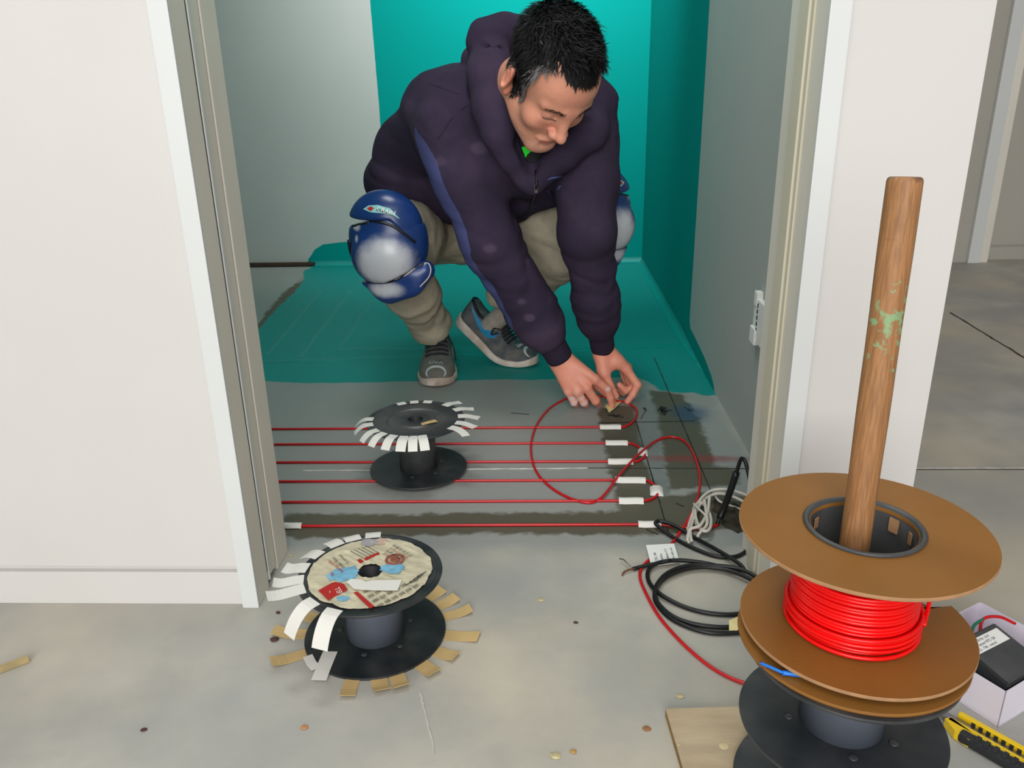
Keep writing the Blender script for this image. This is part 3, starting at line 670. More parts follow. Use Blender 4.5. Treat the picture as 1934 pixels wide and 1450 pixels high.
# white tape pieces holding it down
def tapepiece(c, w, h, label, m=None, tilt=0., z=.0066, px_w=True):
    """a short strip over a cable run: c centre px, w along the run in m, h across"""
    o = fz(*c, 0); V = []; n = 12
    if h < .03:
        a, b = min((r1, r2, r3, r4, r5, r6), key=lambda q: abs(q[0][1]+(q[1][1]-q[0][1])*(o[0]-q[0][0])/(q[1][0]-q[0][0])-o[1])); o[1] = a[1]+(b[1]-a[1])*(o[0]-a[0])/(b[0]-a[0])
    for k in range(n+1):
        y = (k/n-.5)*h; zz = .0009+(zc*2+.0020)*math.exp(-(abs(y)/.0072)**4)
        for x in np.linspace(-.5, .5, 5): V.append((x*w, y+.0007*math.sin(9*x), zz if h < .03 else .0009+(zc*2+.0016)*(1-max(abs(2*x), abs(2*k/n-1))**5)))
    V = np.array(V)@rotz(tilt).T
    F = [(k*5+i, k*5+i+1, k*5+i+6, k*5+i+5) for k in range(n) for i in range(4)]
    V2 = V-np.array([0, 0, .0004]); m0 = len(V); F2 = [tuple(m0+i for i in f[::-1]) for f in F]
    V = np.concatenate([V, V2])+o
    return obj('tape_piece', (V, F+F2), m or m_tapew, smooth=True, label=label, cat='tape', group='white tape on the red cable')
for c, w, h, lb, tl in (((1152, 806), .050, .019, 'white tape on the right end of the farthest red cable run', 0), ((1164, 837), .050, .019, 'white tape on the second red cable run from the back', -.02),
        ((1171, 871), .054, .022, 'white tape on the third red cable run from the back', 0), ((1190, 907), .062, .021, 'white tape on the fourth red cable run from the back', -.03),
        ((1191, 945), .048, .021, 'white tape on the second red cable run from the front', 0), ((1226, 990), .042, .018, 'white tape on the nearest red cable run, black cable crossing it', -.02),
        ((1214, 855), .022, .034, 'small white tape square over the upper cable bend by the chalk line', -.15), ((1240, 928), .026, .040, 'large white tape square over the lower cable bend by the chalk line', -.1)):
    tapepiece(c, w, h, lb, tilt=tl)
tapepiece((556, 993), .034, .016, 'white tape at the left end of the nearest cable run by the door jamb')
# yellow masking tape in his fingers
a0, b0, c0_, d0_ = fz(1142, 767, .010), fz(1150, 779, .005), fz(1174, 757, .008), fz(1162, 745, .016)
V = []
for i in range(7):
    for j in range(7):
        s, t = i/6, j/6; p = (a0*(1-s)+b0*s)*(1-t)+(d0_*(1-s)+c0_*s)*t
        p = p+np.array([0, -.001, .003*math.sin(PI*s)*math.cos(PI*t)-.002*math.sin(PI*t)]); V.append(p)
V = np.array(V); F = [(i*7+j, (i+1)*7+j, (i+1)*7+j+1, i*7+j+1) for i in range(6) for j in range(6)]
V2 = V+np.array([0, .0005, -.0004]); F += [tuple(49+i for i in f[::-1]) for f in list(F)]
obj('masking_tape_piece', (np.concatenate([V, V2]), F), m_tapey, smooth=True, label='yellow masking tape piece pressed down by a fingertip', cat='tape')

# black cable rising from the pit and coiled in front of the jamb
rb = .0036
t = thing('black_cable', 'black round cable coiled on the floor behind the big reel', 'cable', tuple(fz(1357, 988)))
yk = fz(1362, 985)[1]
up = [fz(1354, 990, .002), fy(1366, 962, yk-.003), fy(1380, 925, yk-.008), fy(1391, 892, yk-.01), fy(1398, 870, yk-.012), fy(1403, 866, yk-.016), fy(1409, 876, yk-.03), fy(1417, 912, yk-.06), fy(1421, 955, yk-.10), fy(1424, 995, yk-.15)]
dn = track([(1424, 1022, .015), (1410, 1040), (1388, 1051), (1352, 1050), (1310, 1035), (1272, 1015), (1245, 995, .009), (1238, 987, .0115), (1248, 984, .0115), (1275, 993, .010), (1310, 1014, .006), (1350, 1036, .010), (1390, 1060, .010), (1404, 1073, .008), (1398, 1076, .006), (1370, 1072, .008), (1330, 1063, .009), (1285, 1058, .010), (1250, 1061, .010), (1230, 1070, .008), (1223, 1085, .006), (1229, 1104, .006), (1250, 1124, .0075), (1290, 1145), (1335, 1157), (1385, 1160), (1425, 1150), (1450, 1125, .008), (1440, 1100, .010), (1400, 1075, .012), (1350, 1068, .0115), (1300, 1068, .0115), (1262, 1081, .011), (1242, 1102, .011), (1237, 1122, .008), (1246, 1143, .006), (1275, 1166, .005), (1320, 1180), (1375, 1184), (1425, 1175), (1455, 1145, .006), (1448, 1115, .009), (1410, 1090, .010), (1360, 1073, .009), (1305, 1073, .008), (1262, 1088, .008), (1240, 1110, .005), (1238, 1134), (1262, 1164), (1300, 1184), (1345, 1195), (1400, 1194), (1440, 1188)], rb+.0004)
obj('sheath', tube(catmull(up+dn, 6), rb, 8), m_blackc, t, True)
sl = catmull(up[:4], 5); obj('sleeve', tube(sl[2:], rb*1.75, 10), m_blackc, t, True)
tail = track([(1266, 1058, .0115), (1235, 1065, .008), (1212, 1070, .006), (1196, 1074, .005)], rb)
obj('sheath', tube(catmull(tail, 6), rb*.95, 8), m_blackc, t, True)
obj('bare_core', tube(catmull(track([(1197, 1074, .005), (1188, 1076, .005), (1179, 1080, .004), (1175, 1086, .002)], rb), 5), .0017, 6), m_copper, t, True, label='brown stripped core')
obj('bare_core', tube(catmull(track([(1195, 1073, .005), (1186, 1065, .009), (1178, 1057, .010), (1170, 1055, .007)], rb), 5), .0011, 6), m_steel, t, True, label='grey stripped core')
q0, q1, q2, q3 = fz(1377, 1171, .011), fz(1396, 1163, .013), fz(1398, 1186, .010), fz(1377, 1199, .003)
obj('tape_tag', (np.array([q0, q3, q2, q1, q0-[0, 0, .0006], q3-[0, 0, .0006], q2-[0, 0, .0006], q1-[0, 0, .0006]]), [(0, 1, 2, 3), (7, 6, 5, 4), (0, 4, 5, 1), (1, 5, 6, 2), (2, 6, 7, 3), (3, 7, 4, 0)]), m_tapey, t, label='pale tape tag around the coil')
# printed card tag
tg = [fz(1220, 1029, .010), fz(1273, 1026, .010), fz(1284, 1062, .006), fz(1230, 1069, .006)]
tag_ = thing('cable_tag', 'white printed card tag lying on the black cable', 'tag', tuple(fz(1250, 1048)))
obj('card', (np.array(tg+[p-[0, 0, .0006] for p in tg]), [(3, 2, 1, 0), (4, 5, 6, 7), (0, 1, 5, 4), (1, 2, 6, 5), (2, 3, 7, 6), (3, 0, 4, 7)]), m_whitep, tag_)
nx_ = (tg[0]-tg[3]); ny_ = tg[0]-tg[1]
for k, (s, tx) in enumerate(((.22, 'FF TXL 10R'), (.42, 'ref 64 Rm'), (.62, 'lnstallation 0 V'), (.82, 'www cable info'))):
    o = tg[3]+(tg[2]-tg[3])*(s+.05)+(tg[0]-tg[3])*.08+np.array([0, 0, .0005])
    text(tx, .0062, o, nx_, ny_, m_ink, tag_)
# white cables bundled by the pit
rwc = .0030
t = thing('white_cable', 'white cables tied in a small loose bundle beside the broken pit', 'cable', tuple(fz(1330, 970)))
obj('strand', tube(catmull(track([(1301, 1026), (1298, 1010), (1303, 985, .006), (1318, 950, .016), (1340, 928, .022), (1370, 924, .026), (1402, 932, .022), (1432, 946, .014)], rwc), 8), rwc, 8), m_whitec, t, True)
obj('strand', tube(catmull(track([(1306, 1022, .008), (1304, 1000, .010), (1314, 968, .012), (1330, 944, .014), (1355, 932, .02), (1385, 938, .018), (1415, 953, .012), (1440, 966, .008)], rwc), 8), rwc, 8), m_whitec, t, True)
obj('strand', tube(catmull(track([(1350, 935, .012), (1360, 947, .008), (1388, 958), (1420, 970)], rwc), 8), rwc*.8, 8), m_whitec, t, True)
th_ = np.linspace(.2, 4.6*PI, 60)
obj('coil', tube(catmull([fz(1327+(15+2*math.sin(a*.5))*math.cos(a)+5*math.sin(a), 976+27*math.sin(a), .004+.0011*a) for a in th_], 3), rwc, 8), m_whitec, t, True)
obj('strand', tube(catmull(track([(1298, 1022, .004), (1303, 1000, .012), (1322, 992, .02), (1336, 968, .022), (1339, 948, .026), (1340, 936, .03)], rwc), 6), rwc, 8), m_whitec, t, True)
obj('strand', tube(catmull(track([(1316, 1020, .004), (1320, 1008, .009), (1335, 990, .018), (1333, 962, .024), (1330, 943, .028)], rwc), 6), rwc, 8), m_whitec, t, True)
obj('tie', tube(catmull(track([(1310, 951, .022), (1320, 961, .024), (1333, 973, .024)], rwc), 6), .0022, 8), m_whitec, t, True)

# open carton with the black control unit
bx = thing('carton', 'small open white carton on the floor at the right edge', 'box', (.62, .93, 0))
A = np.array([.575, .830]); u = np.array([-.52, .854]); v = np.array([.854, .52]); L1, L2, BH, th = .128, .150, .057, .0012
def panel(nm, p, d, L, n, z0=0., z1=BH): 
    q = [p, p+d*L, p+d*L+n*th, p+n*th]; return obj(nm, plate(q if np.cross(d, n) > 0 else q[::-1], z0, z1-z0), m_card, bx)
panel('side', A, u, L1, v); panel('side', A, v, L2, u); panel('side', A+v*L2, u, L1, -v); panel('side', A+u*L1, v, L2, -u)
obj('base', plate([A, A+v*L2, A+v*L2+u*L1, A+u*L1], .0006, .0012), m_card, bx)
cu_ = thing('control_unit', 'black control unit with white label tilted inside the white carton', 'controller', (.63, .92, .03))
Mx = np.array([[.80, -.60, 0], [.60, .80, 0], [0, 0, 1]])
def tilt(a, ax):
    c, s = math.cos(a), math.sin(a); return np.array([[1, 0, 0], [0, c, -s], [0, s, c]]) if ax == 0 else np.array([[c, 0, s], [0, 1, 0], [-s, 0, c]])
uv = np.stack([np.array([*v, 0]), np.array([*u, 0]), np.array([0, 0, 1.])], 1)@tilt(.24, 0)@tilt(.06, 1)
oo = np.array([*(A+v*.046+u*.042), .050])
obj('case', xf(box(-.038, .048, -.036, .040, -.022, .018, .0025), uv, oo), m_rubber, cu_)
obj('case_rim', xf(box(-.036, .046, -.034, .038, .018, .0195, .0006), uv, oo), m_black, cu_)
lb_ = obj('label', xf(box(-.030, .040, .012, .032, .0196, .0199), uv, oo), m_whitep, cu_, label='white printed label')
for k, tx in enumerate(('230 V~ 50 Hz  16 A', 'floor sensor NTC 12K', 'IP21 - T40 - control')):
    text(tx, .0052, oo+uv@np.array([-.028, .0262-.0060*k, .0203]), uv[:, 0], uv[:, 1], m_ink, lb_)
def wire(pts, r, m, nm='wire'): return obj(nm, tube(catmull([oo+uv@np.array(p) for p in pts], 8), r, 8), m, cu_, True)
wire([(-.037, .03, .006), (-.06, .035, .016), (-.075, .06, .010), (-.05, .068, .0)], .002, m_green)
wire([(.02, .039, .008), (.045, .052, .014), (.07, .045, .016), (.09, .03, .01)], .0022, m_redc); wire([(0, .039, .008), (.02, .05, .013), (.045, .052, .014)], .0021, m_green)
wire([(.047, -.01, -.008), (.06, -.012, -.006), (.075, -.02, -.004), (.1, -.02, -.004)], .0055, m_redw)
# utility knife
kp0, kp1 = fz(1803, 1356, .010), fz(1930, 1428, .010)
kd = kp1-kp0; kd[2] = 0; kd /= np.linalg.norm(kd); kn = np.array([-kd[1], kd[0], 0]); KM = np.stack([kd, kn, [0, 0, 1.]], 1)
kn_t = thing('utility_knife', 'yellow and black snap-blade utility knife lying in front of the carton', 'knife', (kp0[0], kp0[1], 0))
kO = np.array([kp0[0], kp0[1], 0])
def kp(nm, VF, m, **k): return obj(nm, xf(VF, KM, kO), m, kn_t, **k)
kp('rail', box(.0, .19, .0075, .0150, .0015, .0135, .0012), m_yellow); kp('rail', box(-.004, .19, -.013, -.0055, .0015, .0135, .0012), m_yellow)
kp('nose', (plate([(-.006, -.014), (.012, -.0255), (.03, -.0265), (.03, -.012), (-.002, -.006)], .0015, .0120)), m_yellow)
kp('channel', box(.0, .19, -.0056, .0076, .0015, .0070), m_steel)
kp('blade', (plate([(-.062, .004), (-.045, -.0050), (.02, -.0050), (.02, .0068), (-.056, .0068)], .0072, .0009)), m_steel)
kp('grip', box(.016, .19, -.0270, -.0135, .0012, .0150, .004), m_rubber)
for k in range(13): kp('grip_rib', box(.034+.0105*k, .0395+.0105*k, -.0265, -.0140, .0145, .0166, .0008), m_rubber)
for k in range(16): kp('ratchet_tooth', box(.018+.009*k, .0225+.009*k, .0055, .0078, .0068, .0120, .0006), m_rubber)
kp('slider', box(.115, .14, -.0053, .0070, .0075, .0165, .002), m_rubber)
# stick at the left edge, crumbs on the floor
s0, s1 = fz(-60, 1292), fz(56, 1248)
dd = (s1-s0); dd /= np.linalg.norm(dd); nn = np.array([-dd[1], dd[0], 0])
obj('wood_stick', xf(box(-.0, np.linalg.norm(s1-s0), -.0045, .0045, .0005, .009, .0008), np.stack([dd, nn, [0, 0, 1.]], 1), s0), m_dowelstick, label='thin wooden stick on the concrete at the left edge', cat='stick')
def crumb(px, r, m, label, flat=.5, cat='chip'):
    o = fz(*px); V = []; F = []
    for i, (z, s) in enumerate(((0, .7), (.35*flat, 1.), (.8*flat, .8), (1*flat, .4))):
        for k in range(7):
            a = 2*PI*k/7; q = s*r*(1+rng.uniform(-.3, .3)); V.append((o[0]+q*math.cos(a)*1.3, o[1]+q*math.sin(a), .0002+z*r))
    F = [(i*7+k, i*7+(k+1) % 7, i*7+7+(k+1) % 7, i*7+7+k) for i in range(3) for k in range(7)]+[tuple(range(6, -1, -1)), tuple(range(21, 28))]
    obj('debris_chip', (np.array(V), F), m, label=label, cat=cat)
crumb((518, 1209), .0050, m_debrisd, 'dark brown chip beside the tan tape left of the labelled spool', .8)
crumb((271, 1379), .0035, m_debrisd, 'dark crumb on the open concrete left of the labelled spool')
crumb((574, 1374), .0040, mat('orange_chip', srgb(186, 130, 86), .8), 'orange chip on the concrete in front of the labelled spool')
crumb((1221, 1376), .0042, mat('brown_chip', srgb(150, 104, 62), .8), 'brown chip on the concrete left of the plywood')
crumb((1283, 1315), .0050, m_debris, 'pale flake on the floor just behind the plywood', .3)
crumb((1049, 1428), .0060, m_debris, 'pale flake low on the concrete in the foreground', .3)
crumb((1083, 1420), .0035, mat('ochre_chip', srgb(180, 140, 80), .8), 'ochre crumb beside the pale foreground flake', .6)
crumb((1020, 1133), .0045, m_debris, 'small pale sliver on the concrete left of the red cable', .3)
crumb((1087, 1176), .0032, m_debrisd, 'small dark crumb on the concrete left of the red cable')
crumb((525, 1158), .0030, m_debrisd, 'small dark crumb at the foot of the left jamb', .9)
crumb((549, 1050), .0028, m_debris, 'grey crumb at the back corner of the left jamb', .9)

# ================================================================== PERSON
def g(px, py, y): return np.array(fy(px, py, y))
# head frame: rows = person's right, forward, up
YW, PT = math.radians(30), math.radians(56)
HF = np.array([math.cos(PT)*math.sin(YW), -math.cos(PT)*math.cos(YW), -math.sin(PT)])
HR = np.array([-math.cos(YW), -math.sin(YW), 0.]); HU = np.cross(HR, HF)
HM = np.stack([HR, HF, HU]); HS = 1.01
HC = g(1037, 147, 1.70)
def toW(p): return np.asarray(p, float)*HS@HM+HC
def toH(P): return ((P-HC)@HM.T)/HS
neckb = g(972, 175, 1.88)
nkl = toH(neckb)
def head_sdf(P):
    d = ell(P, (0, -.012, .048), (.077, .098, .083))
    d = smin(d, ell(P, (0, .040, .045), (.060, .056, .058)), .03)
    d = smin(d, ell(P, (0, .048, -.028), (.057, .046, .074)), .03)
    d = smin(d, ell(P, (0, .025, -.060), (.056, .052, .046)), .03)
    for s in (-1, 1):
        d = smin(d, cap(P, (s*.054, .0, -.055), (s*.018, .078, -.098), .018, .017), .025)
        d = smin(d, ell(P, (s*.043, .064, -.024), (.022, .022, .020)), .02)
    d = smin(d, ell(P, (0, .083, -.096), (.021, .017, .017)), .018)
    for s in (-1, 1):
        d = smin(d, cap(P, (s*.012, .092, .029), (s*.046, .076, .028), .009, .007), .014)
        d = smax(d, -ell(P, (s*.0345, .105, .011), (.0165, .0125, .0110)), .014)
        d = smin(d, ell(P, (s*.0325, .0795, .010), (.0145, .0130, .0125)), .004)
        lid = cap(P, (s*.021, .0915, .0045), (s*.044, .0855, .0050), .0020, .0016); d = smin(d, lid, .003)
        d = smax(d, -cap(P, (s*.020, .0955, .0018), (s*.045, .0885, .0022), .0011), .0015)
        d = smin(d, cap(P, (s*.026, .0845, -.010), (s*.043, .080, -.007), .0040, .003), .012)       # under-eye bag
    d = smin(d, cap(P, (0, .089, .030), (0, .112, -.020), .0085, .0098), .020)
    d = smin(d, ell(P, (0, .1165, -.026), (.0112, .0120, .0098)), .008)
    for s in (-1, 1):
        d = smin(d, ell(P, (s*.0135, .104, -.030), (.0085, .011, .0085)), .006)
        d = smax(d, -ell(P, (s*.0065, .1135, -.0375), (.0036, .006, .004)), .003)
        d = smax(d, -cap(P, (s*.0205, .100, -.036), (s*.030, .088, -.062), .0015, .001), .007)     # nasolabial fold
    d = smin(d, cap(P, (-.020, .0905, -.0635), (.020, .0905, -.0635), .006), .008)
    d = smin(d, ell(P, (0, .0955, -.0610), (.017, .0058, .0045)), .006)
    d = smin(d, ell(P, (0, .0945, -.0710), (.015, .0060, .0050)), .006)
    for s in (-1, 1): d = smax(d, -cap(P, (0, .0950, -.0660), (s*.024, .0895, -.0700), .0011), .0030)
    d = smax(d, -cap(P, (-.012, .0965, -.0815), (.012, .0965, -.0815), .0025), .008)
    # ears
    for s in (-1, 1):
        P0_ = P; P = P-np.array((0, .006, -.009), f32)
        a = math.radians(36); M = np.array([[math.cos(a), -s*math.sin(a), 0], [s*math.sin(a), math.cos(a), 0], [0, 0, 1.]])
        e = ell(P, (s*.084, -.015, .004), (.0095, .0220, .0345), M)
        e = smin(e, ell(P, (s*.079, -.006, -.024), (.008, .012, .013), M), .008)
        e = smax(e, -ell(P, (s*.0925, -.010, .008), (.0075, .0125, .0205), M), .005)
        e = smin(e, cap(P, (s*.0865, -.017, .015), (s*.086, -.013, -.008), .0034), .004)
        P = P0_; d = smin(d, e, .006)
    d = smin(d, cap(P, (0, -.030, -.035), nkl*.98, .058, .066), .035)
    return d
hv_, hq_ = nets(head_sdf, (-.105, -.16, -.20), (.105, .135, .145), .0021, 1)
hn_ = normals(hv_, hq_)
# keep the neck only as far as the collar hides it
x, y, z = hv_.T
pink = .35*np.exp(-((np.abs(x)-.042)/.03)**2-((z+.02)/.028)**2)+.2*np.exp(-(x/.018)**2-((z+.02)/.03)**2)*(y > .09)+.3*np.exp(-(x/.05)**2-((z-.06)/.04)**2)*(y > .05)+.5*(np.abs(x) > .074)*(np.abs(y+.012) < .035)-.45
stub = .55*np.exp(-((z+.085)/.035)**2)*(y > -.01)*(np.abs(z+.0665) > .009)-.30
lip = .0050-np.abs(z+.066+.004*(x/.024)**2)-.45*np.maximum(np.abs(x)-.014, 0)-10*(y < .086)
head_part = (toW(hv_), hq_, dict(pink=pink, stubble=stub, lip=lip/.0055, dust=np.full(len(x), -1.)))

# hands: palms and five separately jointed fingers each
def hand_sdf(segs, fingers, palmk=.014):
    def f(P):
        d = None
        for a, b, ra, rb_ in segs:
            c = cap(P, a, b, ra, rb_); d = c if d is None else smin(d, c, palmk)
        for ch in fingers:
            fd = chain(P, ch, .004); d = smin(d, fd, .0055)
            for (p, r) in ch[1:-1]: pass
        return d
    return f
K = 1.0
# right hand (screen left): back of the hand to the viewer, index pressing the tape, others curled under
RWr = g(1060, 680, 1.925)
Rm = [g(1124, 716, 1.890), g(1108, 732, 1.888), g(1090, 739, 1.892), g(1074, 739, 1.900)]      # MCP index..little
Rp = [g(1147, 735, 1.896), g(1125, 757, 1.893), g(1103, 760, 1.895), g(1084, 760, 1.900)]      # PIP
Rd = [g(1153, 752, 1.898), g(1130, 762, 1.920), g(1107, 764, 1.922), g(1088, 763, 1.922)]
Rt = [fz(1156, 765, .0125)+[0, 0, 0], g(1128, 752, 1.938), g(1106, 752, 1.938), g(1088, 752, 1.936)]
Rr = [(.0108, .0098, .0088, .0078), (.0112, .0102, .0092, .0082), (.0108, .0098, .0088, .0078), (.0098, .0088, .0080, .0072)]
segs = []
for i in range(4): segs.append((RWr+(np.array([.010, 0, .004]), np.array([.003, 0, .001]), np.array([-.004, 0, -.002]), np.array([-.011, 0, -.006]))[i]*1.2, Rm[i], .0185 if i < 3 else .0165, .0120))
segs.append((RWr+(RWr-Rm[1])*.75, RWr, .0275, .0245))
rf = [[(Rm[i], Rr[i][0]*1.06), (Rp[i], Rr[i][1]*1.03), (Rd[i], Rr[i][2]), (Rt[i], Rr[i][3])] for i in range(4)]
th0 = RWr+np.array([.020, .018, -.012]); rf.append([(th0, .014), (g(1128, 728, 1.945), .0125), (g(1146, 742, 1.945), .0105), (g(1158, 756, 1.938), .0085)])
lo = np.min([p for ch in rf for p, r in ch]+[RWr+(RWr-Rm[1])*.8], 0)-.035; hi = np.max([p for ch in rf for p, r in ch]+[RWr+(RWr-Rm[1])*.8], 0)+.035
rv, rq = nets(hand_sdf(segs, rf), lo, hi, .0016, 1)
kd_ = np.min([np.linalg.norm(rv-p, axis=1) for p in (Rm[2], Rm[3], Rp[2], Rp[3], (Rm[2]+Rp[2])/2, (Rm[3]+Rp[3])/2)], 0)
dR = np.maximum(.55-(kd_/.016)**2, .25-(np.linalg.norm(rv-Rp[1], axis=1)/.012)**2)
dR = np.maximum(dR, .35-(np.linalg.norm(rv-Rp[0]-[0, -.008, .004], axis=1)/.010)**2)
# left hand (screen right): thumb reaching down, index arched beyond it, the rest curled behind
LW = g(1139, 662, 1.965)
Lm = [g(1183, 697, 1.955), g(1184, 694, 1.978), g(1180, 692, 1.998), g(1174, 690, 2.014)]
Lp = [g(1204, 727, 1.945), g(1199, 729, 1.972), g(1192, 730, 1.992), g(1184, 728, 2.008)]
Ld_ = [g(1195, 745, 1.940), g(1182, 738, 1.968), g(1178, 741, 1.986), g(1174, 740, 2.0)]
Lt = [g(1185, 758, 1.936), g(1170, 727, 1.966), g(1169, 735, 1.984), g(1168, 742, 1.995)]
segs = []
for i in range(4): segs.append((LW+(np.array([.010, -.004, 0]), np.array([.006, .006, 0]), np.array([.0, .014, 0]), np.array([-.006, .018, 0]))[i], Lm[i], .0190, .0125))
segs.append((LW+(g(1108, 440, 1.84)-LW)*.22, LW, .0240, .0230))
T0 = LW+np.array([-.006, -.010, -.012]); T1 = g(1141, 706, 1.935); T2 = g(1152, 729, 1.928); T3 = g(1163, 748, 1.926)
segs.append((T0, T1, .0190, .0145)); segs.append((T1+(T0-T1)*.2, Lm[0]*.6+LW*.4, .0135, .0150))
lf = [[(Lm[i], Rr[i][0]*1.08), (Lp[i], Rr[i][1]*1.03), (Ld_[i], Rr[i][2]), (Lt[i], Rr[i][3])] for i in range(4)]
lf.append([(T1, .0135), (T2, .0112), (T3, .0088)])
lo = np.min([p for ch in lf for p, r in ch]+[LW], 0)-.06; hi = np.max([p for ch in lf for p, r in ch]+[LW+[0, 0, .03]], 0)+.04
lv, lq = nets(hand_sdf(segs, lf), lo, hi, .0016, 1)
dL = np.full(len(lv), -1.)

# joints of the clothed body
shR, elR, wrR = g(846, 246, 1.92), g(930, 462, 1.87), RWr
shL, elL, wrL = g(1110, 246, 1.87), g(1108, 440, 1.84), LW
pel = g(835, 415, 2.26); hipR, hipL = g(800, 425, 2.22), g(905, 420, 2.26)
knR, anR = g(738, 470, 1.90), g(812, 615, 2.14)
knL, anL = g(1132, 424, 2.02), g(905, 585, 2.22)
def inner(P):
    d = chain(P, [(pel, .10), (g(830, 300, 2.12), .09), (g(940, 240, 1.98), .09), (neckb, .055)], .05)
    for sh, el, wr in ((shR, elR, wrR), (shL, elL, wrL)):
        d = smin(d, chain(P, [(g(960, 235, 1.93), .06), (sh, .055), (el, .040), (wr+(el-wr)*.12, .027)], .03), .03)
    for hp, kn, an in ((hipR, knR, anR), (hipL, knL, anL)):
        d = smin(d, chain(P, [(hp, .085), (kn, .05), (kn*.35+an*.65, .036)], .03), .04)
    return d
iv, iq = nets(inner, (-.50, 1.70, .02), (.30, 2.42, .86), .016, 1)
Vs, Qs, at = [], [], {k: [] for k in ('pink', 'stubble', 'lip', 'dust')}; n0 = 0
for V, Q, A_ in (head_part, (rv, rq, dict(pink=np.full(len(rv), .08), stubble=np.full(len(rv), -1.), lip=np.full(len(rv), -1.), dust=dR)), (lv, lq, dict(pink=np.full(len(lv), .08), stubble=np.full(len(lv), -1.), lip=np.full(len(lv), -1.), dust=dL)), (iv, iq, {k: np.full(len(iv), -1.) for k in at})):
    Vs.append(V); Qs.append(Q+n0); n0 += len(V)
    for k in at: at[k].append(A_[k])
person = obj('person', (np.concatenate(Vs), np.concatenate(Qs)), m_skin, smooth=True, attrs={k: np.concatenate(v) for k, v in at.items()},
             label='person crouching in dark hoodie and blue knee pads, pressing tape onto red cable', cat='person')

# hair: a close cap plus short combed strands
def hairline(P):       # > 0 where hair grows (head frame)
    x, y, z = P[:, 0], P[:, 1], P[:, 2]
    top = z-(.086-.010*np.exp(-((np.abs(x)-.040)/.013)**2)*-1.6)+np.maximum(0, .02-y)*2.2          # front fringe and temples
    front = z-.091-.015*np.exp(-((np.abs(x)-.045)/.012)**2)
    side = z-(.004+.0*x)
    y_edge = .040-.35*np.maximum(0, .055-z)
    m = np.where(y > y_edge, np.where(z > .03, np.maximum(front, -.02-(y-y_edge)), y_edge-y), np.minimum(z+.035-.9*np.maximum(0, y+.02)*0, .02))
    burn = np.minimum(np.minimum(.036-y, y-.006), z+.022)                                         # sideburn
    m = np.maximum(np.where(np.abs(x) > .05, np.where(y > .036, np.minimum(m, z-.066), m), m), np.where(np.abs(x) > .05, burn, -1))
    ear = (np.abs(x) > .0745) & (np.abs(y+.006) < .027) & (z < .026)
    back = (y < -.02) & (z < -.05)
    return np.where(ear | back, -.05, m)
hl = hairline(hv_)
sel = hl > 0
fm = sel[hq_].all(1); used = np.unique(hq_[fm]); mp = np.full(len(hv_), -1); mp[used] = np.arange(len(used))
capV = hv_[used]+hn_[used]*.0035; capQ = mp[hq_[fm]]
SVs, SFs, SG = [toW(capV)], [tuple(q) for q in capQ], [-.6+.8*np.exp(-((np.abs(capV[:, 0])-.066)/.014)**2-((capV[:, 1]-.04)/.018)**2)]
cand = np.where(hl > .0005)[0]; pick = rng.choice(cand, 7600)
nb = len(capV); SV2, SF2, SG2 = [], [], []
for i in pick:
    p = hv_[i]; nn = hn_[i]; x, y, z = p
    comb = np.array([.15*x/.07, .75, -.25]) if z > .085 else np.array([.0, .25, -1.])
    if z > .105 and y < .045: comb = np.array([rng.normal(0, .4), .55, .35])
    comb = comb+rng.normal(0, .25, 3); tdir = comb-nn*(comb@nn); tdir /= np.linalg.norm(tdir)+1e-9
    crown = (z > .10) and (abs(x) < .04) and (-.03 < y < .05)
    L = rng.uniform(.012, .020) if z < .05 else rng.uniform(.018, .030)
    lift = .30 if z < .06 else .55
    if crown: lift = 1.0; L *= 1.05
    if y > .05: L = rng.uniform(.008, .015); lift = .35
    w = rng.uniform(.0008, .0015); sd = np.cross(nn, tdir)
    o0 = p+nn*.002; o1 = o0+(tdir*.55+nn*lift*.55)*L; o2 = o0+(tdir+nn*lift*.72)*L
    b = len(SV2)+nb
    SV2 += [o0-sd*w, o0+sd*w, o1-sd*w*.8, o1+sd*w*.8, o2]; SF2 += [(b, b+1, b+3, b+2), (b+2, b+3, b+4)]
    gr = -.62+1.0*math.exp(-((abs(x)-.064)/.014)**2-((y-.040)/.016)**2)+.34*(z < .035)+rng.normal(0, .2)*(1 if rng.random() < .2 else .3)
    SG2 += [gr]*5
HVv = np.concatenate([toW(capV), toW(np.array(SV2))])
obj('hair', (HVv, [tuple(q) for q in capQ]+SF2), m_hair, person, True, attrs={'grey': np.concatenate([SG[0], SG2])}, label='short black hair greying at the temples')
# eyebrows and lash lines
for s in (-1, 1):
    E_, Fe = [], []
    for k in range(150):
        t = rng.random(); p = np.array([s*(.012+.036*t), .1025-.018*t*t-.001, .0315+.004*math.sin(PI*t)-.004*t+rng.uniform(-.003, .003)])
        # drop onto the skin
        j = np.argmin(((hv_-p)**2).sum(1)); p = hv_[j]+hn_[j]*.0006
        dv = np.array([s*.9, -.2, -.1+rng.normal(0, .3)]); dv /= np.linalg.norm(dv); sd = np.cross(dv, hn_[j]); b = len(E_)
        E_ += [p-sd*.0004, p+sd*.0004, p+dv*.006+hn_[j]*.0012]; Fe.append((b, b+1, b+2))
    obj('eyebrow', (toW(np.array(E_)), Fe), m_hair, person, attrs={'grey': np.full(len(E_), -.3)})
    P = np.array([[s*(.0195+.0265*t), .0975-.0085*t-.0020*(1-4*(t-.5)**2)*-1, .0022] for t in np.linspace(0, 1, 9)])
    P = np.array([hv_[np.argmin(((hv_-p)**2).sum(1))] for p in P]); P[1:-1] = (P[:-2]+P[1:-1]*2+P[2:])/4
    obj('eyelashes', tube(toW(P), .0012, 5), m_hair, person, True, attrs=None)

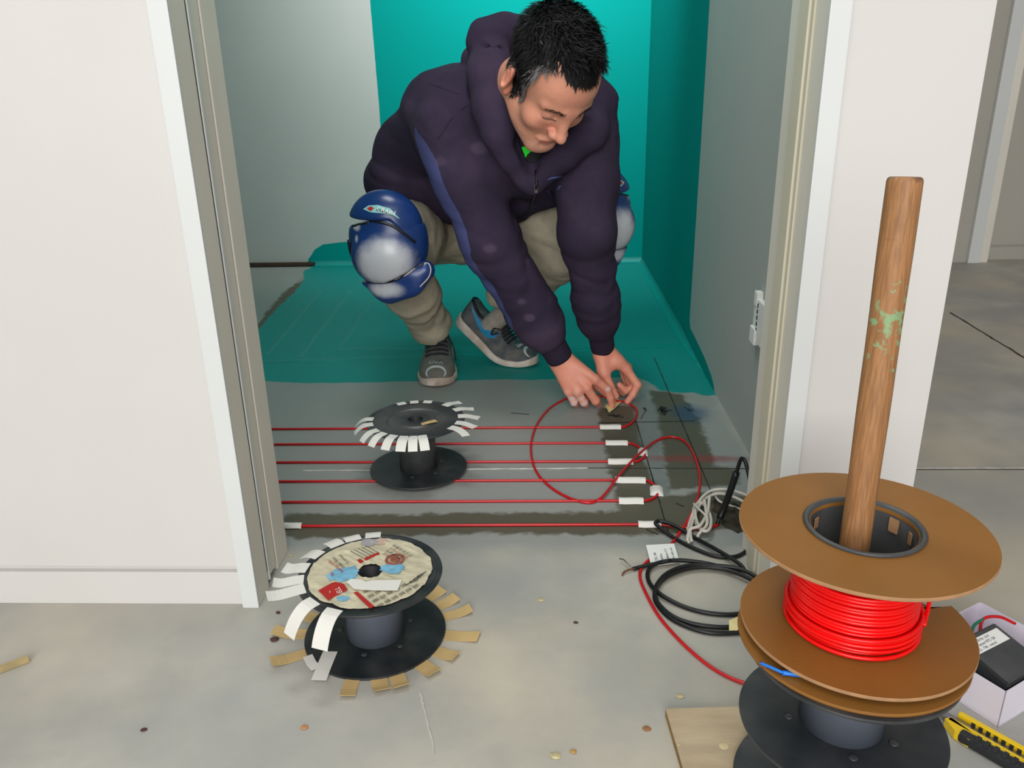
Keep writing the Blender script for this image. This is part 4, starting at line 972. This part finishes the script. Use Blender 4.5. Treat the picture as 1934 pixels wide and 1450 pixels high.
# ---------------------------------------------------------------- clothing
hoodR = [(g(928, 108, 1.89), .048), (g(928, 150, 1.85), .052), (g(935, 205, 1.81), .044), (g(946, 255, 1.78), .034), (g(967, 302, 1.78), .024), (g(990, 338, 1.79), .016), (g(1003, 354, 1.80), .012)]
hoodT = [(g(905, 88, 1.90), .030), (g(918, 66, 1.90), .033), (g(952, 57, 1.91), .034), (g(990, 66, 1.93), .034), (g(1040, 90, 1.95), .03)]
hoodL = [(g(1000, 80, 1.93), .040), (g(1080, 120, 1.92), .04), (g(1128, 195, 1.86), .038), (g(1110, 250, 1.80), .036), (g(1068, 290, 1.775), .030), (g(1032, 322, 1.785), .022), (g(1014, 345, 1.80), .014)]
zipT, zipB = g(1010, 330, 1.80), g(1000, 418, 1.99)
def hoodie(P):
    d = chain(P, [(g(760, 345, 2.20), .100), (g(800, 300, 2.15), .118), (g(858, 225, 2.02), .112), (g(915, 190, 1.95), .085)], .06)
    d = smin(d, ell(P, g(790, 345, 2.16), (.125, .13, .085)), .04)
    d = smin(d, chain(P, [(g(900, 290, 2.00), .105), (g(985, 285, 1.92), .092), (g(1060, 260, 1.90), .085)], .05), .05)
    d = smin(d, chain(P, [(g(870, 360, 2.10), .09), (g(955, 368, 2.05), .062), (g(1030, 345, 1.98), .062)], .05), .05)
    d = smin(d, chain(P, [(shR, .084), ((shR*.55+elR*.45), .075), (elR, .069), (elR*.45+wrR*.55, .060), (elR*.28+wrR*.72, .053), (elR*.215+wrR*.785, .036)], .03), .03)
    d = smin(d, chain(P, [(shL, .070), (shL*.5+elL*.5, .0665), (elL, .062), (elL*.45+wrL*.55, .0535), (elL*.28+wrL*.72, .047), (elL*.20+wrL*.80, .032)], .03), .025)
    hd = chain(P, hoodR, .03); hd = smin(hd, chain(P, hoodL, .03), .03)
    hd = smin(hd, chain(P, [(g(910, 120, 1.96), .05), (g(965, 90, 1.97), .05), (g(1040, 120, 1.97), .05)], .04), .03)
    hd = smin(hd, chain(P, hoodT, .02), .006); hd = smax(hd, -chain(P, [(g(868, 84, 1.86), .006), (g(900, 84, 1.855), .006), (g(930, 96, 1.85), .007), (g(958, 92, 1.85), .006)], .01), .010)
    d = smin(d, hd, .012)
    # head, neck and V-opening stay free
    q = P@np.eye(3, dtype=f32)
    d = smax(d, -ell(P, HC+HF*.01+HU*.0, (.079*HS, .112*HS, .120*HS), HM), .010)
    d = smax(d, -cap(P, HC-HU*.06, g(1006, 322, 1.735), .046, .010), .012)
    d = smax(d, -cap(P, g(1000, 272, 1.765), g(1006, 322, 1.772), .032, .009), .008)
    # sleeve folds
    for a, b, nf, amp in ((shR, wrR, 9, .0030), (shL, wrL, 10, .0032)):
        ax = (b-a); L = np.linalg.norm(ax); ax = ax/L; pa = P-a.astype(f32); t = pa@ax.astype(f32)/L
        rad = np.sqrt(np.maximum((pa*pa).sum(-1)-(t*L)**2, 0))
        ph = t*nf*6.28+3.4*wob(P, 13, nf)+1.5*wob(P, 31, nf)
        wgt = np.clip((t-.12)*4, 0, 1)*np.clip((.86-t)*8, 0, 1)*(rad < .11)*(.12+.95*np.clip(wob(P, 12, 3)+.05, 0, 1)+.5*np.exp(-((t-.76)/.08)**2))
        d = d+f32(amp)*wgt*np.sin(ph)
    rg = (1-np.abs(wob(P*np.array([1, .6, 1.5], f32), 17, 8)))**4; rg2 = (1-np.abs(wob(P*np.array([1.4, .7, .8], f32), 29, 2)))**5
    d = d+f32(.0046)*rg*np.clip(wob(P, 7, 4)+.35, 0, 1)+f32(.0030)*rg2*np.clip(wob(P, 8, 9)+.2, 0, 1)
    d = d+f32(.0030)*wob(P, 26, 5)*(P[..., 2] > .3)+f32(.0035)*np.sin(46*(P[..., 0]*.5+P[..., 2]*.85)+2*wob(P, 10, 2))*np.clip((-.12-P[..., 0])*8, 0, 1)*np.clip((P[..., 2]-.5)*10, 0, 1)*.6
    return d
ov, oq = nets(hoodie, (-.47, 1.66, .06), (.30, 2.36, .93), .0062, 1)
def arm_frame(P, a, b):
    ax = b-a; L = np.linalg.norm(ax); ax = ax/L; t = (P-a)@ax/L; r = (P-a)-np.outer(t*L, ax); rn = r/(np.linalg.norm(r, axis=1)[:, None]+1e-9)
    side = np.array([-1., .0, 0.]); side -= ax*(side@ax); side /= np.linalg.norm(side); back_ = np.cross(ax, side)
    return t, np.linalg.norm(r, axis=1), np.arctan2(rn@back_, rn@side)
def arm2(P):
    t1, r1, a1 = arm_frame(P, shR, elR); t2, r2, a2 = arm_frame(P, elR, wrR)
    return np.where(t1 < 1, t1*.5, .5+t2*.5), np.where(t1 < 1, r1, r2), np.where(t1 < 1, a1, a2)
tt, rad_, ang = arm2(ov)
cen = -.62-.02*tt; hw = np.interp(tt, [-.05, .02, .12, .45, .75, .82], [.04, .22, .34, .34, .16, -.02])
stripe = np.where((rad_ < .105) & (tt > -.05) & (tt < .82), (hw-np.abs(ang-cen))*.07, -.02)
dust_sheen = .25*wob(ov, 14, 4)-.32+.35*np.exp(-((tt-.86)/.06)**2)*(rad_ < .09)
from mathutils.bvhtree import BVHTree
bvh = BVHTree.FromPolygons([tuple(v) for v in ov], [tuple(map(int, q)) for q in oq])
for (px_, py_), r_ in (((985, 570), .010), ((1000, 600), .013), ((912, 545), .011), ((995, 492), .012), ((832, 305), .014), ((905, 280), .02), ((1050, 480), .010), ((925, 470), .014)):     # plaster dust smudges and painted-in lighter sheen at the shoulder
    h_ = bvh.ray_cast(Vector(CAMP), Vector(ray(px_, py_)).normalized())[0]
    if h_ is not None: dust_sheen = np.maximum(dust_sheen, .75-1.1*(np.linalg.norm((ov-np.array(h_))*np.array([1, 1, 1.5]), axis=1)/r_)**2*.6)
hoodie_o = obj('hoodie', (ov, oq), m_hood, person, True, attrs={'stripe': stripe, 'dust_sheen': dust_sheen}, label='dark purple-navy zip hoodie with a blue side stripe on the sleeve')
# ribbed cuffs
for el, wr, r0, r1_ in ((elR, wrR, .0345, .0325), (elL, wrL, .0315, .0295)):
    P = [el+(wr-el)*t for t in (.74, .79, .82, .87, .92, .96, .985, .985, .95)]
    V, F = tube(P, [r0*1.05, r0*1.12, r0*1.08, r0*1.02, r1_*1.04, r1_*1.04, r1_*.98, r1_*.9, r1_*.86], 40)
    obj('cuff', (V, F[:-2]), m_hoodrib, hoodie_o, True)
from mathutils.bvhtree import BVHTree
bvh = BVHTree.FromPolygons([tuple(v) for v in ov], [tuple(map(int, q)) for q in oq])
def onto(px, py, off=.001, tree=None):     # the point of the garment lying there
    h = (tree or bvh).ray_cast(Vector(CAMP), Vector(ray(px, py)).normalized())
    if h[0] is None: return np.array(fy(px, py, 1.85)), np.array([0, -1., 0])
    return np.array(h[0])+np.array(h[1])*off, np.array(h[1])
zp = [onto(*p)[0] for p in ((1012, 322), (1014, 340), (1012, 356), (1008, 372), (1002, 388), (994, 402), (984, 412))]
obj('zipper', tube(catmull(zp, 5), .0024, 6), m_padtrim, hoodie_o, True)
p0, n0_ = onto(1012, 347, .002); p1, _ = onto(1012, 362, .003)
obj('zip_pull', ribbon([p0, (p0+p1)/2, p1], np.cross(p1-p0, n0_), .0065, .0016), m_steel, hoodie_o, label='metal zip pull')
def patch_strip(nm, pts, w, m, par, off=.0014, tree=None):
    Q_ = [onto(*p, off, tree) for p in pts]; P = catmull([q[0] for q in Q_], 4); nrm = np.mean([q[1] for q in Q_], 0)
    ww = np.interp(np.linspace(0, 1, len(P)), np.linspace(0, 1, len(w)), w)
    return obj(nm, ribbon(P, np.cross(P[-1]-P[0], nrm), ww, .0008), m, par, True)
m_logo = mat('hoodie_logo_blue', srgb(66, 70, 122), .8, .05, 20)
patch_strip('chest_logo', [(1034, 340), (1042, 336), (1054, 334), (1068, 331)], [.004, .008, .006, .002], m_logo, hoodie_o)
patch_strip('chest_logo', [(1034, 358), (1038, 363), (1046, 364), (1054, 358), (1060, 350)], [.004, .010, .011, .007, .003], m_logo, hoodie_o)
for pts in (((826, 262), (836, 250), (843, 238), (852, 224), (870, 208), (888, 196)), ((790, 150), (830, 165), (868, 178))):
    patch_strip('seam', pts, [.0016, .0016], m_hoodrib, hoodie_o, .0008)
# tee and lime lanyard in the V of the collar
tc_ = [g(985, 285, 1.815), g(1010, 308, 1.80), g(1030, 300, 1.80)]
def tee(P): return smin(cap(P, g(975, 235, 1.84), g(1010, 315, 1.815), .050, .022), cap(P, g(1040, 262, 1.84), g(1012, 322, 1.82), .045, .02), .03)
tv, tq = nets(tee, g(985, 320, 1.82)-np.array([.14, .1, .07]), g(1020, 240, 1.85)+np.array([.11, .1, .09]), .006, 1)
tee_o = obj('tee_shirt', (tv, tq), m_tee, person, True)
tb = BVHTree.FromPolygons([tuple(v) for v in tv], [tuple(map(int, q)) for q in tq])
L_ = [onto(x_, y_, .0016, tb)[0] for x_, y_ in ((984, 277), (991, 277), (1002, 282), (1003, 286), (996, 292), (991, 302), (986, 296))]
cL = np.mean(L_, 0); obj('lime_strap', (np.array(L_+[cL+[0, -.002, 0]]), [(i, (i+1) % 7, 7) for i in range(7)]), m_lime, tee_o, True, label='bright lime green strap end')

def trousers(P):
    d = chain(P, [(pel, .125), (g(870, 420, 2.26), .12)], .05)
    d = smin(d, chain(P, [(hipR, .10), (hipR*.4+knR*.6, .088), (knR+[0, .02, 0], .076)], .04), .04)
    sR = chain(P, [(knR+[0, .02, -.01], .074), (knR*.45+anR*.55, .066), (anR+[0, 0, .005], .053), (anR+(anR-knR)*.2, .056)], .03)
    sR = smax(sR, -((P-(anR+(anR-knR)*.05).astype(f32))@(-(anR-knR)/np.linalg.norm(anR-knR)).astype(f32)), .002)
    d = smin(d, sR, .02)
    d = smin(d, chain(P, [(hipL, .10), (hipL*.5+knL*.5, .088), (knL, .078)], .04), .04)
    sL = chain(P, [(knL+[-.01, .02, -.03], .076), (knL*.5+anL*.5+[0, .02, -.01], .066), (knL*.22+anL*.78+[.0, .0, .0], .050)], .03)
    d = smin(d, sL, .014)
    for a, b, nf in ((knR, anR, 7), (knL, anL, 6), (hipL, knL, 6)):
        ax = b-a; L = np.linalg.norm(ax); ax = ax/L; pa = P-a.astype(f32); t = pa@ax.astype(f32)/L; r = np.sqrt(np.maximum((pa*pa).sum(-1)-(t*L)**2, 0))
        d = d+f32(.0034)*np.sin(t*nf*5.2+3.6*wob(P, 15, nf)+1.6*wob(P, 33, nf))*(r < .12)*np.clip(t*4, 0, 1)*np.clip(.15+wob(P, 11, 1), 0, 1)
    rg = (1-np.abs(wob(P*np.array([1, .7, 1.6], f32), 20, 3)))**4; rg2 = (1-np.abs(wob(P*np.array([1.5, .7, .9], f32), 33, 6)))**5
    return d+f32(.002)*wob(P, 34, 2)+f32(.0050)*rg*np.clip(wob(P, 8, 2)+.4, 0, 1)+f32(.0032)*rg2
pv, pq = nets(trousers, (-.48, 1.78, .03), (.30, 2.46, .60), .0066, 1)
obj('trousers', (pv, pq), m_pants, person, True, attrs={'dust': .3*wob(pv, 20, 3)-.15+.25*np.exp(-((pv[:, 2]-.12)/.05)**2)}, label='dusty grey-beige work trousers')

# ---------------------------------------------------------------- knee pads
def kneepad(nm, o, nrm, up, sc, label, mirror=1):
    nrm = np.asarray(nrm, float); nrm /= np.linalg.norm(nrm); up = np.asarray(up, float); up -= nrm*(up@nrm); up /= np.linalg.norm(up)
    rt2 = np.cross(up, nrm)*mirror                     # screen-right axis for a viewer facing it
    B = np.stack([rt2, up, nrm])*1.0
    def place(V): return (np.asarray(V)*sc)@B+o
    def fl(Q): return Q if mirror > 0 else Q[:, ::-1]
    def shell(P):
        d = ell(P, (0, .004, -.040), (.097, .118, .068))
        d = smin(d, ell(P, (-.004, -.026, -.002), (.080, .073, .048)), .008)
        d = smax(d, (P[..., 2]*-1-.042), .01)
        d = smax(d, P[..., 1]-.070+.5*np.abs(P[..., 0]-.01)*.6, .006)
        d = smax(d, -(P[..., 1]+.083-.35*np.maximum(P[..., 0], 0)-.1*P[..., 0]), .006)
        return d
    def topp(P):
        d = ell(P, (-.004, .036, -.034), (.090, .088, .062))
        d = smax(d, -(P[..., 1]-.062+.9*np.maximum(P[..., 0]-.02, 0)+2.5*np.maximum(np.abs(P[..., 0])-.05, 0)**1.3*0), .010)
        return smax(d, -P[..., 2]-.045, .01)
    def flap(P):
        d = chain(P, [((-.045, -.075, -.012), .030), ((.0, -.100, -.004), .034), ((.05, -.088, -.004), .030), ((.088, -.062, -.012), .024)], .03)
        d = smax(d, P[..., 2]-.020, .012); d = smax(d, -P[..., 2]-.030, .008)
        d = smax(d, -(-P[..., 1]-.082+.45*np.maximum(P[..., 0], 0)+.1*P[..., 0]), .006)
        return d
    bb = (-.12, -.145, -.06), (.13, .14, .06)
    V, Q = nets(shell, *bb, .0030, 1)
    sc_ = .75-((V[:, 0]-.006)/.056)**2*.62-((V[:, 1]+.034)/.052)**2*.62
    sc_ = np.maximum(sc_, .26-((V[:, 0]+.062)/.016)**2-((V[:, 1]-.046)/.014)**2); sc_ = np.maximum(sc_, .22-((V[:, 0]+.062)/.009)**2-((V[:, 1]-.020)/.012)**2)
    kp_ = obj('knee_pad', (place(V), fl(Q)), m_pad, person, True, attrs={'scuff': sc_-.12*(V[:, 2] < -.01)}, label=label)
    V, Q = nets(topp, *bb, .0030, 1); tp = obj('upper_shell', (place(V), fl(Q)), m_pad, kp_, True, attrs={'scuff': .2*wob(V, 60)-.62})
    V, Q = nets(flap, *bb, .0030, 1); obj('lower_flap', (place(V), fl(Q)), m_pad, kp_, True, attrs={'scuff': .45-((V[:, 0]-.0)/.055)**2-((V[:, 1]+.100)/.026)**2})
    ALLV, ALLQ, o0 = [], [], 0
    for fn_ in (shell, topp, flap):
        V_, Q_ = nets(fn_, *bb, .004, 1); ALLV += [tuple(v) for v in V_]; ALLQ += [tuple(int(i)+o0 for i in q) for q in Q_]; o0 += len(V_)
    ta = BVHTree.FromPolygons(ALLV, ALLQ)
    def edge(name, pts, r):
        P = []
        for p in catmull(np.array([(a, b, 0) for a, b in pts]), 8):
            for sh in np.linspace(1, .8, 12):
                h = ta.ray_cast(Vector((p[0]*sh, p[1]*sh, .2)), Vector((0, 0, -1)))
                if h[0] is not None: P.append((p[0]*sh, p[1]*sh, h[0][2]+r*.15)); break
        P = np.array(P); P[1:-1] = (P[:-2]+2*P[1:-1]+P[2:])/4
        obj(name, tube(place(P), r*sc, 8), m_padtrim, kp_, True)
    edge('edge_trim', [(-.080, .044), (-.062, .0535), (-.03, .0600), (.0, .0600), (.03, .0500), (.055, .030), (.074, .010)], .0034)
    edge('edge_trim', [(-.090, .01), (-.091, -.02), (-.086, -.05), (-.078, -.068)], .0050)
    P_ = []
    for p in catmull(np.array([(.02, -.078, 0), (.05, -.064, 0), (.078, -.046, 0), (.098, -.042, 0), (.106, -.056, 0), (.100, -.074, 0), (.080, -.094, 0)]), 8):
        for sh in np.linspace(1, .8, 14):
            h = ta.ray_cast(Vector((p[0]*sh, p[1]*sh, .2)), Vector((0, 0, -1)))
            if h[0] is not None: P_.append((p[0]*sh, p[1]*sh, h[0][2]+.0006)); break
    P_ = np.array(P_); P_[1:-1] = (P_[:-2]+2*P_[1:-1]+P_[2:])/4
    obj('flap_rim', tube(place(P_), .0016*sc, 6), m_sole, kp_, True, label='pale worn rim')
    edge('edge_trim', [(-.058, -.0800), (-.01, -.0850), (.03, -.0750), (.06, -.055), (.09, -.042)], .0022)
    V, Q = nets(topp, *bb, .004, 1)
    # brand lozenge with its lettering on the upper shell
    tr = BVHTree.FromPolygons([tuple(v) for v in V], [tuple(map(int, q)) for q in Q])
    Vt, Qt = nets(topp, *bb, .004, 1); tr = BVHTree.FromPolygons([tuple(v) for v in Vt], [tuple(map(int, q)) for q in Qt])
    def dropz(x_, y_, off):
        h = tr.ray_cast(Vector((x_, y_, .2)), Vector((0, 0, -1))); return (x_, y_, (h[0][2] if h[0] is not None else 0)+off)
    def badge(name, poly, m, off):
        c = np.mean(poly, 0); V = [dropz(*c, off)]; n = 0; P = []
        for a, b in zip(poly, poly[1:]+poly[:1]):
            for t in (0, .25, .5, .75): P.append((a[0]+(b[0]-a[0])*t, a[1]+(b[1]-a[1])*t))
        for s in (.34, .67, 1.): V += [dropz(c[0]+(p[0]-c[0])*s, c[1]+(p[1]-c[1])*s, off) for p in P]
        n = len(P); F = [(0, 1+i, 1+(i+1) % n) for i in range(n)]+[(1+k*n+i, 1+(k+1)*n+i, 1+(k+1)*n+(i+1) % n, 1+k*n+(i+1) % n) for k in (0, 1) for i in range(n)]
        if mirror < 0: F = [f[::-1] for f in F]
        return obj(name, (place(V), F), m, tp) if False else obj(name, (place(V), F), m, kp_)
    badge('badge', [(-.040, .088), (-.026, .096), (-.004, .0975), (.024, .090), (.046, .066), (.038, .070), (.010, .080), (-.02, .082)], m_aqua, .0012)
    badge('badge_emblem', [(-.030, .0895), (-.022, .0945), (-.012, .0915), (-.020, .0845)], m_redink, .0018)
    badge('badge_panel', [(-.006, .0860), (.012, .0815), (.040, .0690), (.036, .0725), (.012, .0855), (-.006, .0895)], m_padtrim, .0018)
    if mirror > 0:
        cu = bpy.data.curves.new('t', 'FONT'); cu.body = 'CRAIN'; cu.size = .0125; to = bpy.data.objects.new('t', cu); COL.objects.link(to); bpy.context.view_layer.update()
        me = bpy.data.meshes.new_from_object(to.evaluated_get(bpy.context.evaluated_depsgraph_get())); bpy.data.objects.remove(to)
        c_, s_ = math.cos(-.30), math.sin(-.30)
        Vx = [dropz(-.0060+c_*v.co.x*1.15-s_*v.co.y, .0872+s_*v.co.x*1.15+c_*v.co.y, .0024) for v in me.vertices]; Fx = [tuple(p.vertices) for p in me.polygons]
        obj('lettering', (place(Vx), Fx), m_whitep, kp_)
    return kp_
kneepad('knee_pad', g(727, 464, 1.815), (-.10, -.97, -.06), (-.02, -.15, 1), .97, 'scuffed blue hard-shell knee pad on the bent right knee')
kneepad('knee_pad', g(1153, 411, 1.95), (.66, -.74, -.05), (0, -.1, 1), .90, 'blue knee pad half hidden behind the left arm', -1)

# ---------------------------------------------------------------- shoes
def shoe(nm, toe, ang, bend, label, side_logo, Ls=.295, tanamt=0.):
    """built flat, heel at y=0, toe at y=L, then the rear is lifted about the ball and the whole placed by its toe"""
    ball = Ls*.66
    fw = np.array([math.cos(ang), math.sin(ang), 0]); sd = np.array([fw[1], -fw[0], 0])       # sd = viewer-independent right of the shoe
    def place(V):
        V = np.array(V, float); y_, z_ = V[:, 1].copy(), V[:, 2].copy()
        if bend:
            k = np.clip((ball+.03-y_)/.09, 0, None); th_ = bend*np.clip(k, 0, 1)
            back_ = y_ < ball-.06
            # circular blend then straight
            R_ = .09/bend; s_ = np.clip(ball+.03-y_, 0, None); s1_ = np.minimum(s_, .09); a = s1_/R_
            yy = ball+.03-R_*np.sin(a)-np.maximum(s_-.09, 0)*np.cos(bend)-z_*np.sin(a)*-1*-1
            zz = R_*(1-np.cos(a))+np.maximum(s_-.09, 0)*np.sin(bend)+z_*np.cos(a)
            yy = ball+.03-R_*np.sin(a)-np.maximum(s_-.09, 0)*np.cos(bend)+z_*np.sin(a)
            m = s_ > 0; y_ = np.where(m, yy, y_); z_ = np.where(m, zz, z_)
        return toe+np.outer(V[:, 0], sd)+np.outer(y_-Ls, fw)+np.outer(z_, [0, 0, 1.])
    u_ = lambda s, xs_, ys_: np.interp(s, xs_, ys_)
    def hw(s): return u_(s, [0, .03, .08, .25, .45, .62, .75, .87, .94, .98, 1.], [.012, .026, .034, .037, .0395, .0485, .051, .044, .033, .021, .006])
    def soleh(s): return u_(s, [0, .3, .6, .85, 1], [.036, .032, .025, .021, .024])
    def toph(s): return u_(s, [0, .04, .12, .28, .36, .48, .62, .75, .87, .95, 1.], [.092, .098, .088, .086, .102, .098, .080, .066, .054, .043, .028])
    def loft(ns, nk, f): 
        V = [f(i/(ns-1), k/nk) for i in range(ns) for k in range(nk)]
        F = [(i*nk+k, i*nk+(k+1) % nk, (i+1)*nk+(k+1) % nk, (i+1)*nk+k) for i in range(ns-1) for k in range(nk)]+[tuple(range(nk-1, -1, -1)), tuple((ns-1)*nk+k for k in range(nk))]
        return np.array(V), F
    ss = lambda t: .5-.5*math.cos(PI*t)
    def fsole(t, k):
        s = ss(t); a = 2*PI*k; h = soleh(s); w = hw(s)*1.07+.002; c, q = math.cos(a), math.sin(a)
        return (w*np.sign(c)*abs(c)**.35, s*(Ls+.006)-.003, h*.5+h*.5*np.sign(q)*abs(q)**.4+.007*max(0, (s-.85)/.15)**2)
    def surf(s, k, off=0.):           # upper skin, k 0..1 from one side over the instep to the other
        a = PI*k; w = hw(s); z0 = soleh(s)-.004; h = toph(s)-z0; c, q = math.cos(a), math.sin(a)
        e = u_(s, [0, .3, .6, 1], [.55, .62, .75, .8])
        w2 = w*(1-.28*max(0, q)**2*u_(s, [0, .3, .55, 1], [1, 1, .6, .2]))
        return np.array([(w2+off)*np.sign(c)*abs(c)**e, s*Ls+.0, z0+(h+off)*max(q, 0)**.72])
    def fup(t, k):
        s = .004+.992*ss(t)
        if k <= .8: return tuple(surf(s, k/.8))
        p0, p1 = surf(s, 1.), surf(s, 0.); f = (k-.8)/.2; p = p0*(1-f)+p1*f; p[2] -= .012; return tuple(p)
    V, F = loft(56, 45, fup); sv = V.copy()
    tanv = .30*wob(V, 40, 2)+tanamt+.25*(V[:, 2] < .05)-.1
    so = obj(nm, (place(V), F), m_shoe, person, True, attrs={'tan': tanv}, label=label)
    V, F = loft(60, 32, fsole); obj('sole', (place(V), F), m_sole, so, True)
    def spath(name, pts, r, m, off=.002, flat=.5):
        P = catmull([surf(*p, off) for p in pts], 6); obj(name, tube(place(P), r, 6), m, so, True)
    def spatch(name, fn, n1, n2, m, off=.0012):
        V = [surf(*fn(i/(n1-1), j/(n2-1)), off) for i in range(n1) for j in range(n2)]
        F = [(i*n2+j, i*n2+j+1, (i+1)*n2+j+1, (i+1)*n2+j) for i in range(n1-1) for j in range(n2-1)]
        obj(name, (place(V), F), m, so, True)
    for i in range(5):
        s = .46+.062*i
        spath('lace', [(s, .30), (s+.012, .42), (s+.02, .5), (s+.012, .58), (s-.004, .70)], .0026, m_lace, .003)
        spath('lace', [(s+.03, .32), (s+.022, .45), (s+.01, .55), (s+.0, .68)], .0024, m_lace, .0045)
    spath('lace', [(.44, .70), (.44, .80), (.47, .90), (.52, .985)], .0022, m_lace, .008)
    P = catmull([surf(.44, .30, .004), surf(.40, .22, .012), surf(.42, .14, .016), surf(.46, .22, .010)], 6); obj('lace', tube(place(P), .0024, 6), m_lace, so, True)
    P = [surf(s_, .20+.10*math.sin(PI*min(1, s_/.36)), .002) for s_ in np.linspace(.36, .03, 9)]+[surf(.008, k_, .003) for k_ in (.35, .5, .65)]+[surf(s_, .80-.10*math.sin(PI*min(1, s_/.36)), .002) for s_ in np.linspace(.03, .36, 9)]
    P = [surf(s_, .40-.10*math.exp(-((s_-.2)/.1)**2), .001) for s_ in np.linspace(.37, .03, 10)]+[surf(.012, .5, .003)]+[surf(s_, .60+.10*math.exp(-((s_-.2)/.1)**2), .001) for s_ in np.linspace(.03, .37, 10)]
    obj('collar', tube(place(catmull(P, 4)), .0045, 8), m_padtrim, so, True)
    spatch('tongue_patch', lambda a, b: (.375+.045*a, .40+.20*b), 5, 8, m_aqua, .004)
    # toe print: pale horseshoe round a dark tip
    spatch('toe_print', lambda a, b: (.968-.075*math.sin(PI*b)**.8+.026*(a-.5), .16+.68*b), 4, 22, m_shoetoe, .0012)
    for k in range(5): spath('toe_stitch', [(.82+.02*(k % 2), .38+.05*k), (.845, .40+.05*k), (.80+.01*k, .42+.05*k)], .0009, m_shoetoe, .001)
    # side mark: a thick curved tick
    tk = np.array([(.04, .29, .004), (.09, .245, .014), (.15, .20, .022), (.22, .155, .030), (.29, .12, .034), (.345, .115, .032), (.385, .145, .024), (.405, .19, .012), (.415, .235, .002)])
    tk = np.stack([np.interp(np.linspace(0, 8, 33), np.arange(9), tk[:, c_]) for c_ in range(3)], 1)
    tk[:, 2] *= .42; tk[:, 0] = .05+(tk[:, 0]-.04)*1.12
    def tick(a, b):
        i = int(round(a*32)); q = tk[i]; d = tk[min(i+1, 32)]-tk[max(i-1, 0)]; d = np.array([d[0]*Ls, d[1]*.13]); d /= np.linalg.norm(d)+1e-9
        s = q[0]-d[1]*q[2]*(b-.5)/Ls; k = q[1]+d[0]*q[2]*(b-.5)/.13
        return (s, k if side_logo > 0 else 1-k)
    spatch('side_mark', tick, 33, 5, m_swoosh, .0018)
    return so, place, surf
ang_r = math.radians(-86)
shoe('shoe', fz(824, 733, 0.)+np.array([0, 0, .0]), ang_r, 0., 'dusty grey running shoe planted flat, toe to the viewer', 1, tanamt=.28)
soL, plL, sfL = shoe('shoe', fz(1013, 690, 0.), math.radians(-26), .62, 'grey running shoe with blue side mark, heel raised', 1, tanamt=-.25)
# ankle socks
def sock(P0, P1, r0, r1_): 
    return tube(catmull([P0, (P0+P1)/2+[.004, 0, 0], P1], 5), np.linspace(r0, r1_, 11), 20)
oL = plL([(0, .085, .035), (0, .07, .11)]); oL = np.array([oL[0], oL[0]+(knL-oL[0])*.42]); obj('sock', sock(oL[0], oL[1], .030, .0275), m_sock, person, True, label='grey ankle sock')
oc = plL([sfL(.02+.0*a, k, .001) for a, k in [(0, .1)]])
